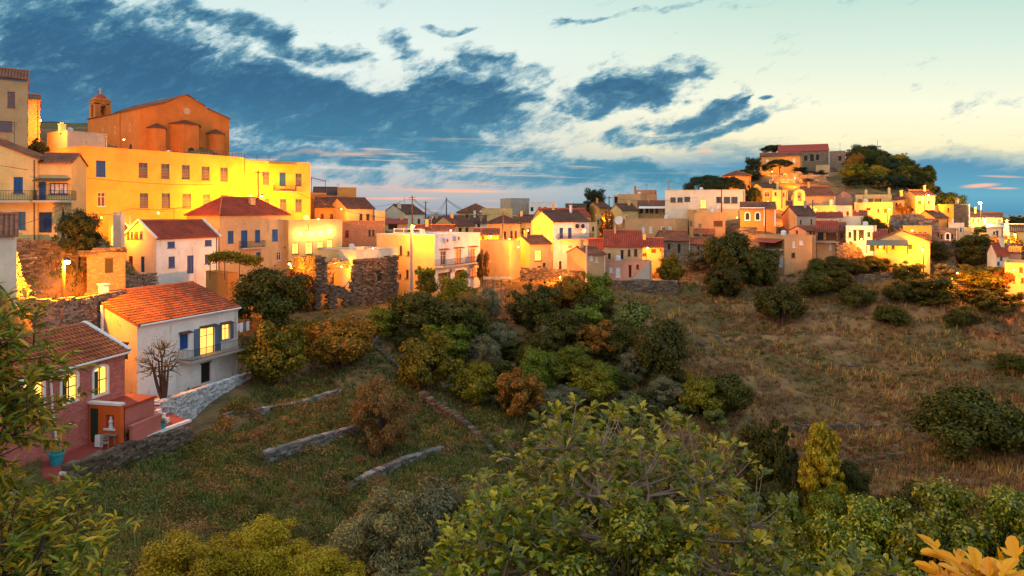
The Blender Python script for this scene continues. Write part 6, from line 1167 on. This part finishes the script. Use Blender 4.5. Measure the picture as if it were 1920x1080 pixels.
# orange shrine wall, low pink wall and outhouse at the end of the patio
H = HD['pink_stone_house']; B_ = H['b']; d, m = H['d'], H['m']; rt = Vector((m.y, -m.x, 0)); ex = -m   # outward from the house front
c0 = B_-d*2.9; root = thing('shrine_wall', (c0.x, c0.y, zp), 'orange wall with an arched niche and green shutter on the patio', 'shrine')
mb = MB(); w_ = 2.3; z1 = zp+2.5; e0 = c0+ex*.05
# wall running out from the facade, niche as a real recess
nx0, nx1, nz0, nz1 = 1.25, 1.85, 1.05, 1.9
mb.box(e0+ex*(nx0/2)+up*(zp+1.25), (nx0, .3, 2.5), ex, d); mb.box(e0+ex*((nx1+w_)/2)+up*(zp+1.25), (w_-nx1, .3, 2.5), ex, d)
mb.box(e0+ex*((nx0+nx1)/2)+up*(zp+nz0/2), (nx1-nx0, .3, nz0), ex, d); mb.box(e0+ex*((nx0+nx1)/2)+up*(zp+(nz1+2.5)/2), (nx1-nx0, .3, 2.5-nz1), ex, d); mb.box(e0+ex*((nx0+nx1)/2)+d*.1+up*(zp+(nz0+nz1)/2), (nx1-nx0, .06, nz1-nz0), ex, d); part('wall', mb, 'orange', root)
mb = MB(); mb.box(e0+ex*(w_/2)+up*(z1+.07), (w_+.1, .42, .14), ex, d); part('coping', mb, 'whitepaint', root)
mb = MB(); q = e0+ex*((nx0+nx1)/2)+up*(zp+nz0-.05)-d*.16; mb.box(q, (nx1-nx0+.2, .16, .1), ex, d); part('niche_sill', mb, 'whitepaint', root)
mb = MB(); mb.lathe(e0+ex*((nx0+nx1)/2)+up*(zp+nz0)-d*.05, [(.16, 0), (.12, .25), (.15, .4), (.07, .55), (.09, .65), (.03, .74)], 10); part('figurine', mb, 'cloth', root)
mb = MB(); mb.box(e0+ex*.45-d*.19+up*(zp+1.2), (.5, .06, 2.1), ex, d); part('shutter', mb, 'darkgreen', root)
c1 = B_+d*1.4; root = thing('outhouse', (c1.x, c1.y, zp), 'low rose outhouse with flat red roof beside the farmhouse yard', 'outbuilding')
mb = MB(); oc = B_-d*.95+ex*.95; mb.box(oc+up*(zp+1.05), (2.1, 2.6, 2.1), ex, d); part('wall', mb, 'rose', root); mb = MB(); mb.box(oc+up*(zp+2.17), (2.3, 2.8, .14), ex, d); part('roof', mb, 'redroof', root)
for s in (-.7, .6): mb = MB(); mb.box(oc-d*1.32+ex*s*.8+up*(zp+1.75), (.35, .06, .12), ex, d); part('vent', mb, 'whitepaint', root)
mb = MB(); lw = B_-d*1.3+ex*2.75; mb.box(lw+up*(zp+.55), (.22, 2.6, 1.1), ex, d); mb.box(lw+up*(zp+1.14), (.3, 2.7, .09), ex, d); single('low_wall', mb, 'rose', 'low rose wall round the end of the patio', 'wall', loc=lw)
mb = MB(); sw_ = P(296, 0, 47.3); sw_.z = zp
for k in range(3): mb.box(sw_+Vector((.28*k, 0, .45-.15*k)), (.28, .5, .9-.3*k))
single('stepped_wall', mb, 'whitepaint', 'white stepped pillar with pale blue top at the end of the patio', 'wall', loc=sw_)
# chairs and table
def chair(px, Y, rz, label):
    p = P(px, 0, Y); p.z = zp; root = thing('chair', tuple(p), label, 'chair', 'chairs on the patio'); c, s = math.cos(rz), math.sin(rz); ux, uy = Vector((c, s, 0)), Vector((-s, c, 0))
    mb = MB(); mb.box(p+up*.45, (.46, .46, .04), ux, uy); part('seat', mb, 'greywood', root); mb = MB()
    for k in range(4): mb.box(p+uy*.22+up*(.58+.11*k), (.46, .03, .06), ux, uy)
    part('backrest', mb, 'greywood', root)
    for i in (-1, 1):
        for j in (-1, 1): mb = MB(); hh = .95 if j == 1 else .45; mb.box(p+ux*i*.2+uy*j*.2+up*hh/2, (.04, .04, hh), ux, uy); part('leg', mb, 'greywood', root)
chair(196, 41.8, .5, 'left grey garden chair on the patio'); chair(222, 42.9, 2.4, 'right grey garden chair on the patio')
p = P(208, 0, 42.6); p.z = zp; root = thing('table', tuple(p), 'small grey garden table between the chairs', 'table'); mb = MB(); mb.box(p+up*.72, (.9, .7, .04)); part('tabletop', mb, 'greywood', root)
for i in (-1, 1):
    for j in (-1, 1): mb = MB(); mb.box(p+Vector((i*.38, j*.28, .35)), (.05, .05, .7)); part('leg', mb, 'greywood', root)
mb = MB(); p = P(178, 0, 42.2)+Vector((0, 0, 0)); p.z = zp+.8; mb.quad(p, p+Vector((.45, .05, 0)), p+Vector((.5, -.05, -.75)), p+Vector((.02, -.08, -.7))); mb.quad(p+Vector((0, .06, 0)), p+Vector((.02, -.02, -.7)), p+Vector((.5, 0.02, -.75)), p+Vector((.45, .11, 0))); single('towel', mb, 'cloth', 'pale towel hanging by the patio door', 'towel')
# gutter and downpipes
def pipe(name, label, pts, r, m_='whitepaint'): mb = MB(); mb.tube(pts, r, 8); single(name, mb, m_, label, 'pipe')
a, b = H['a'], H['b']; gz_ = H['z1']-.12; rootp = H['root']
mb = MB(); mb.tube([a-m*.36+up*gz_, b-m*.36+up*gz_], .075, 8); part('gutter', mb, 'whitepaint', rootp)
s_, y_ = H['onface']('f', 92); mb = MB(); q = a+d*s_-m*.12; mb.tube([q-m*.2+up*gz_, q+up*(gz_-.5), q+d*.1+up*(gz_-2), q+d*.45+up*(zp+.3)], .07, 8); part('downpipe', mb, 'whitepaint', rootp)
F = HD['farmhouse']; rf_ = F['root']; a, b, d, m = F['a'], F['b'], F['d'], F['m']; mb = MB(); mb.tube([a-m*.4+up*(F['z1']-.1), b-m*.4+up*(F['z1']-.1)], .08, 8); part('gutter', mb, 'whitepaint', rf_)
mb = MB(); q = b-d*.25-m*.1; mb.tube([q-m*.3+up*(F['z1']-.15), q+up*(F['z1']-.5), q+up*(F['z0']+.3)], .07, 8); part('downpipe', mb, 'whitepaint', rf_)
s_, y_ = F['onface']('l', 194); q = F['fc']['l'][0]+F['fc']['l'][1]*s_-d*.12; mb = MB(); mb.tube([q+up*Z(652, y_), q+up*Z(572, y_)], .13, 10); part('flue_pipe', mb, 'whitepaint', rf_)
s_, y_ = F['onface']('f', 340); c = a+m*5.4+d*1.3; mb = MB(); zt = F['z1']+1.7; mb.box(c+up*(zt+.45), (.55, .55, 1.5), d, m); mb.box(c+up*(zt+1.24), (.7, .7, .1), d, m); part('chimney', mb, 'whitepaint', rf_)
# laundry on the balcony, furniture
s0, y0 = F['onface']('f', 424); zf = Z(655, F['onface']('f', 334)[1])
for k in range(4):
    c = a+d*(s0+.1+k*.42)-m*1.35+up*(zf+1.5); hh = .75+.15*(k % 2); mb = MB(); mb.box(c-up*hh/2, (.38, .02, hh), d, m); single('laundry', mb, ['cloth', 'whitepaint', 'bluegrey', 'cloth'][k], ['pale striped cloth, nearest the lit balcony door', 'white cloth, second on the line', 'blue cloth, third on the line', 'pale cloth at the far end of the line'][k]+' drying over the farmhouse balcony', 'laundry', 'laundry on the farmhouse balcony')
mb = MB(); mb.tube([a+d*(s0-.2)-m*1.35+up*(zf+1.52), a+d*(s0+2)-m*1.35+up*(zf+1.52)], .012, 4); single('clothes_line', mb, 'iron', 'line holding the laundry over the farmhouse balcony', 'clothes line')
# chimney pot house pillars by the arch
p = P(223, 0, 84.5); p.z = 0; mb = MB(); zt, zl = Z(403, 84.5), Z(470, 84.5); mb.box(p+up*((zt+zl)/2), (.95, .9, zt-zl)); root = thing('chimney_stack', (p.x, p.y, zl), 'tall white chimney stack left of the bright red roof', 'chimney'); part('shaft', mb, 'white', root)
for i in (-1, 1): mb = MB(); mb.box(p+Vector((i*.33, 0, zt+.2)), (.22, .6, .4)); part('chimney_cap', mb, 'white', root)
# reed pergola below the flats
x0, x1, Yp = P(905, 0, 92).x, P(958, 0, 92).x, 92; zt = Z(524, 92); zg = Z(556, 92); root = thing('pergola', (x0, Yp, zg), 'reed covered pergola right of the balcony flats', 'pergola'); rp = random.Random(2)
mb = MB(); [mb.box((x0+(x1-x0)*(i+.5)/26, Yp+1.6, zt+rp.uniform(-.05, .08)), ((x1-x0)/30, 3.8, .05), (1, rp.uniform(-.08, .08), 0), (0, 1, 0)) for i in range(26)]; part('reed_roof', mb, 'reed', root)
for i in range(4):
    for j in (0, 3.2): mb = MB(); q = Vector((x0+.2+(x1-x0-.4)*i/3, Yp+j, 0)); mb.tube([q+up*(zg-1.5), q+up*(zt-.03)], .05, 6); part('post', mb, 'greywood', root)
# vine pergola by the white house
x0, x1, Yp = P(388, 0, 82).x, P(480, 0, 82).x, 82; zt = Z(484, 82); root = thing('vine_pergola', (x0, Yp, zt-2.4), 'leafy vine spread over a frame beside the white house', 'pergola'); gg = np.random.default_rng(4); n = 5200
c = np.stack([gg.uniform(0, x1-x0, n), gg.uniform(-.3, 2.6, n), 2.45+gg.normal(0, .16, n)], -1); c[:, 2] += .5*np.sin(c[:, 0]*.85)*.55+gg.uniform(-.7, .25, n)*(gg.random(n) < .45); V_, F_ = quads(c, gg.normal(size=(n, 3))+np.array([0, -.4, .9]), gg, .12*gg.uniform(.6, 1.3, n), .09); link('crown', mesh_np('crown', V_, F_, 'leaf_citrus'), root)
for i in range(4): mb = MB(); q = Vector((x0+.3+(x1-x0-.6)*i/3, Yp+.2, zt)); mb.tube([q-up*2.6, q], .05, 6); part('post', mb, 'iron', root)
mb = MB(); mb.box(((x0+x1)/2, Yp+.2, zt), (x1-x0, .06, .06)); part('beam', mb, 'iron', root)
# vine on thin post before the flats
root = thing('trellis_vine', tuple(P(800, 545, 95)), 'small vine on a thin frame beside the flats side wall', 'vine'); p = P(800, 545, 95); mb = MB(); mb.tube([p, p+up*2.6], .04, 5); part('stem', mb, 'bark', root)
n = 900; c = np.stack([gg.uniform(-1.6, 1.2, n), gg.normal(0, .25, n), 2.6+gg.normal(0, .18, n)], -1); V_, F_ = quads(c, gg.normal(size=(n, 3)), gg, .13, .09); link('crown', mesh_np('crown', V_, F_, 'leaf_green'), root)
# solar panel, aerials, dish
p = P(891, 408, 149.5); root = thing('solar_heater', tuple(p), 'slanted pale solar water heater on the dark roof', 'solar panel'); mb = MB(); e = Vector((.55, 0, .35)).normalized(); mb.box(p+up*.6, (2.6, 1.3, .1), (.86, 0, .5), (0, 1, 0), (-.5, 0, .86)); part('panel', mb, 'bluegrey', root); mb = MB(); mb.tube([p+Vector((1.2, -.6, 1.35)), p+Vector((1.2, .7, 1.35))], .25, 10); part('tank', mb, 'cloth', root)
def aerial(px, top, base, Y, label):
    q = P(px, base, Y); t_ = P(px, top, Y); mb = MB(); mb.tube([q-up*.3, t_], .03, 5)
    for k in range(4): mb.box(t_-up*(.1+.16*k), (.8-.12*k, .03, .03))
    single('aerial', mb, 'metal', label, 'aerial', 'rooftop aerials')
for k_, (px, tp, bs, Y) in enumerate(((634, 344, 356, 146), (809, 405, 425, 120), (902, 405, 437, 120), (1262, 344, 358, 160), (1178, 360, 376, 174), (1490, 352, 368, 150), (1575, 268, 280, 208), (672, 405, 420, 116), (1440, 318, 330, 168))):
    aerial(px, tp, bs, Y, 'thin rooftop aerial '+('on the sloping roofed house', 'on the broad brown roof', 'above the rusty porch', 'beside the grey steel pole', 'by the open dark terrace', 'by the bell gable', 'on the manor roof', 'over the red stone house', 'beside the orange lit house')[k_])
def dish(px, py, Y, label, r=.45):
    p = P(px, py, Y); root = thing('satellite_dish', tuple(p), label, 'satellite dish', 'satellite dishes'); n_ = Vector((-.5, -.8, .3)).normalized(); u = n_.cross(up).normalized(); v = u.cross(n_); vs = [p-n_*.1]+[p+(u*math.cos(k*math.pi/8)+v*math.sin(k*math.pi/8))*r for k in range(16)]; mb = MB(); mb.add(vs, [(0, k+1, (k+1) % 16+1) for k in range(16)]); part('dish', mb, 'cloth', root); mb = MB(); mb.tube([p-n_*.1, p+n_*.35], .02, 4); part('arm', mb, 'iron', root)
dish(1030, 442, 121, 'round dish on the tall yellow gable wall'); dish(1160, 413, 138, 'large dish on the yellow gable of the long beige house', .9); dish(1095, 433, 119.5, 'small dish beside the air conditioners')
# canopy on the roof terrace behind the yellow building
p = P(598, 350, 131); root = thing('roof_canopy', tuple(p), 'red fabric canopy on posts over a roof terrace', 'canopy'); mb = MB(); mb.prism([P(583, 333, 130), P(611, 340, 130), P(611, 339, 134), P(583, 332, 134)], (0, 0, -.08)); part('canopy', mb, 'redroof', root)
for px in (584, 610): mb = MB(); mb.tube([P(px, 362, 130.3), P(px, 338 if px > 600 else 334, 130.3)], .05, 5); part('post', mb, 'iron', root)
# roof railing of the yellow building
root = thing('roof_railing', tuple(P(430, 297, 110)), 'iron railing along the roof edge of the yellow buildings', 'railing'); mb = MB(); railing(mb, P(300, 284, 101.5), P(458, 296, 111.2), .8, .5, .02); railing(mb, P(459, 301, 112), P(527, 303, 113.5), 1.0, 1.8, .03); part('rail', mb, 'iron', root)
# pipe frame on the flats roof
root = thing('roof_frame', tuple(P(740, 442, 101)), 'white pipe frame on the roof of the flats', 'frame'); mb = MB()
for a_, b_ in (((739, 450), (739, 428)), ((757, 450), (757, 428)), ((738, 429), (792, 430)), ((790, 445), (790, 430)), ((738, 436), (757, 437))): mb.tube([P(a_[0], a_[1], 103), P(b_[0], b_[1], 103)], .05, 5)
part('pipe', mb, 'whitepaint', root)
# outside stairs of the old house
root = thing('staircase', tuple(P(1186, 520, 108.5)), 'outside stone stairs climbing right to the street lamp', 'stairs'); mb = MB()
for k in range(14): x = P(1186, 0, 108.6).x+k*.19; mb.box((x, 108.3, Z(523, 108.5)+.1*0+(k+1)*.2/2), (.2, 1.1, (k+1)*.2))
part('step', mb, 'concrete', root)
# stones, rubble and planks in the ruined yard by the lamp pole
rr_ = random.Random(9); mb = MB()
for k in range(150):
    px = rr_.uniform(35, 225); Y = rr_.uniform(54, 62); x = P(px, 0, Y).x; s = rr_.uniform(.12, .5); mb.box((x, Y, gxy(x, Y)+s*.25), (s*1.3, s, s*.7), (1, rr_.uniform(-.5, .5), rr_.uniform(-.2, .2)), (rr_.uniform(-.3, .3), 1, 0), up, .06, rr_)
tag(single('stones', mb, 'rubble', 'tumbled stones in the yard around the lamp pole', None, kind='stuff'), None)
mb = MB()
for k in range(120):
    px = rr_.uniform(960, 1950); Y = rr_.uniform(60, 110); x = P(px, 0, Y).x; s = rr_.uniform(.1, .35); mb.box((x, Y, gxy(x, Y)+s*.15), (s*1.3, s, s*.6), (1, rr_.uniform(-.5, .5), 0), (rr_.uniform(-.3, .3), 1, 0), up, .05, rr_)
single('stones', mb, 'rubble_grey', 'loose stones scattered over the dry field', None, kind='stuff')
for k_, (x0, y0, x1, y1, Y) in enumerate(((36, 486, 68, 483, 57), (50, 500, 62, 492, 56.5))): mb = MB(); p, q = P(x0, y0, Y), P(x1, y1, Y); mb.box((p+q)/2, ((q-p).length, .3, .1), (q-p).normalized(), (0, 1, 0)); single('plank', mb, 'greywood', ('long grey plank lying on the rubble behind the lamp pole', 'short grey plank leaning on the rubble')[k_], 'plank')
# square white block and fence posts on the terraces
Y = hit(634, 738); p = P(634, 736, Y); mb = MB(); mb.box(p, (.5, .4, .45)); single('stone_block', mb, 'cloth', 'square white block at the end of the upper line of stones', 'block')
for k_, (px, py) in enumerate(((812, 752), (868, 785), (876, 822), (928, 858))):
    Y = hit(px, py); q = P(px, py, Y); mb = MB(); mb.tube([q-up*.3, q+up*1.3], .04, 5); single('fence_post', mb, 'iron', ('first', 'second', 'third', 'fourth')[k_]+' thin fence post from the top of the dark terrace wall', 'fence post', 'fence posts')
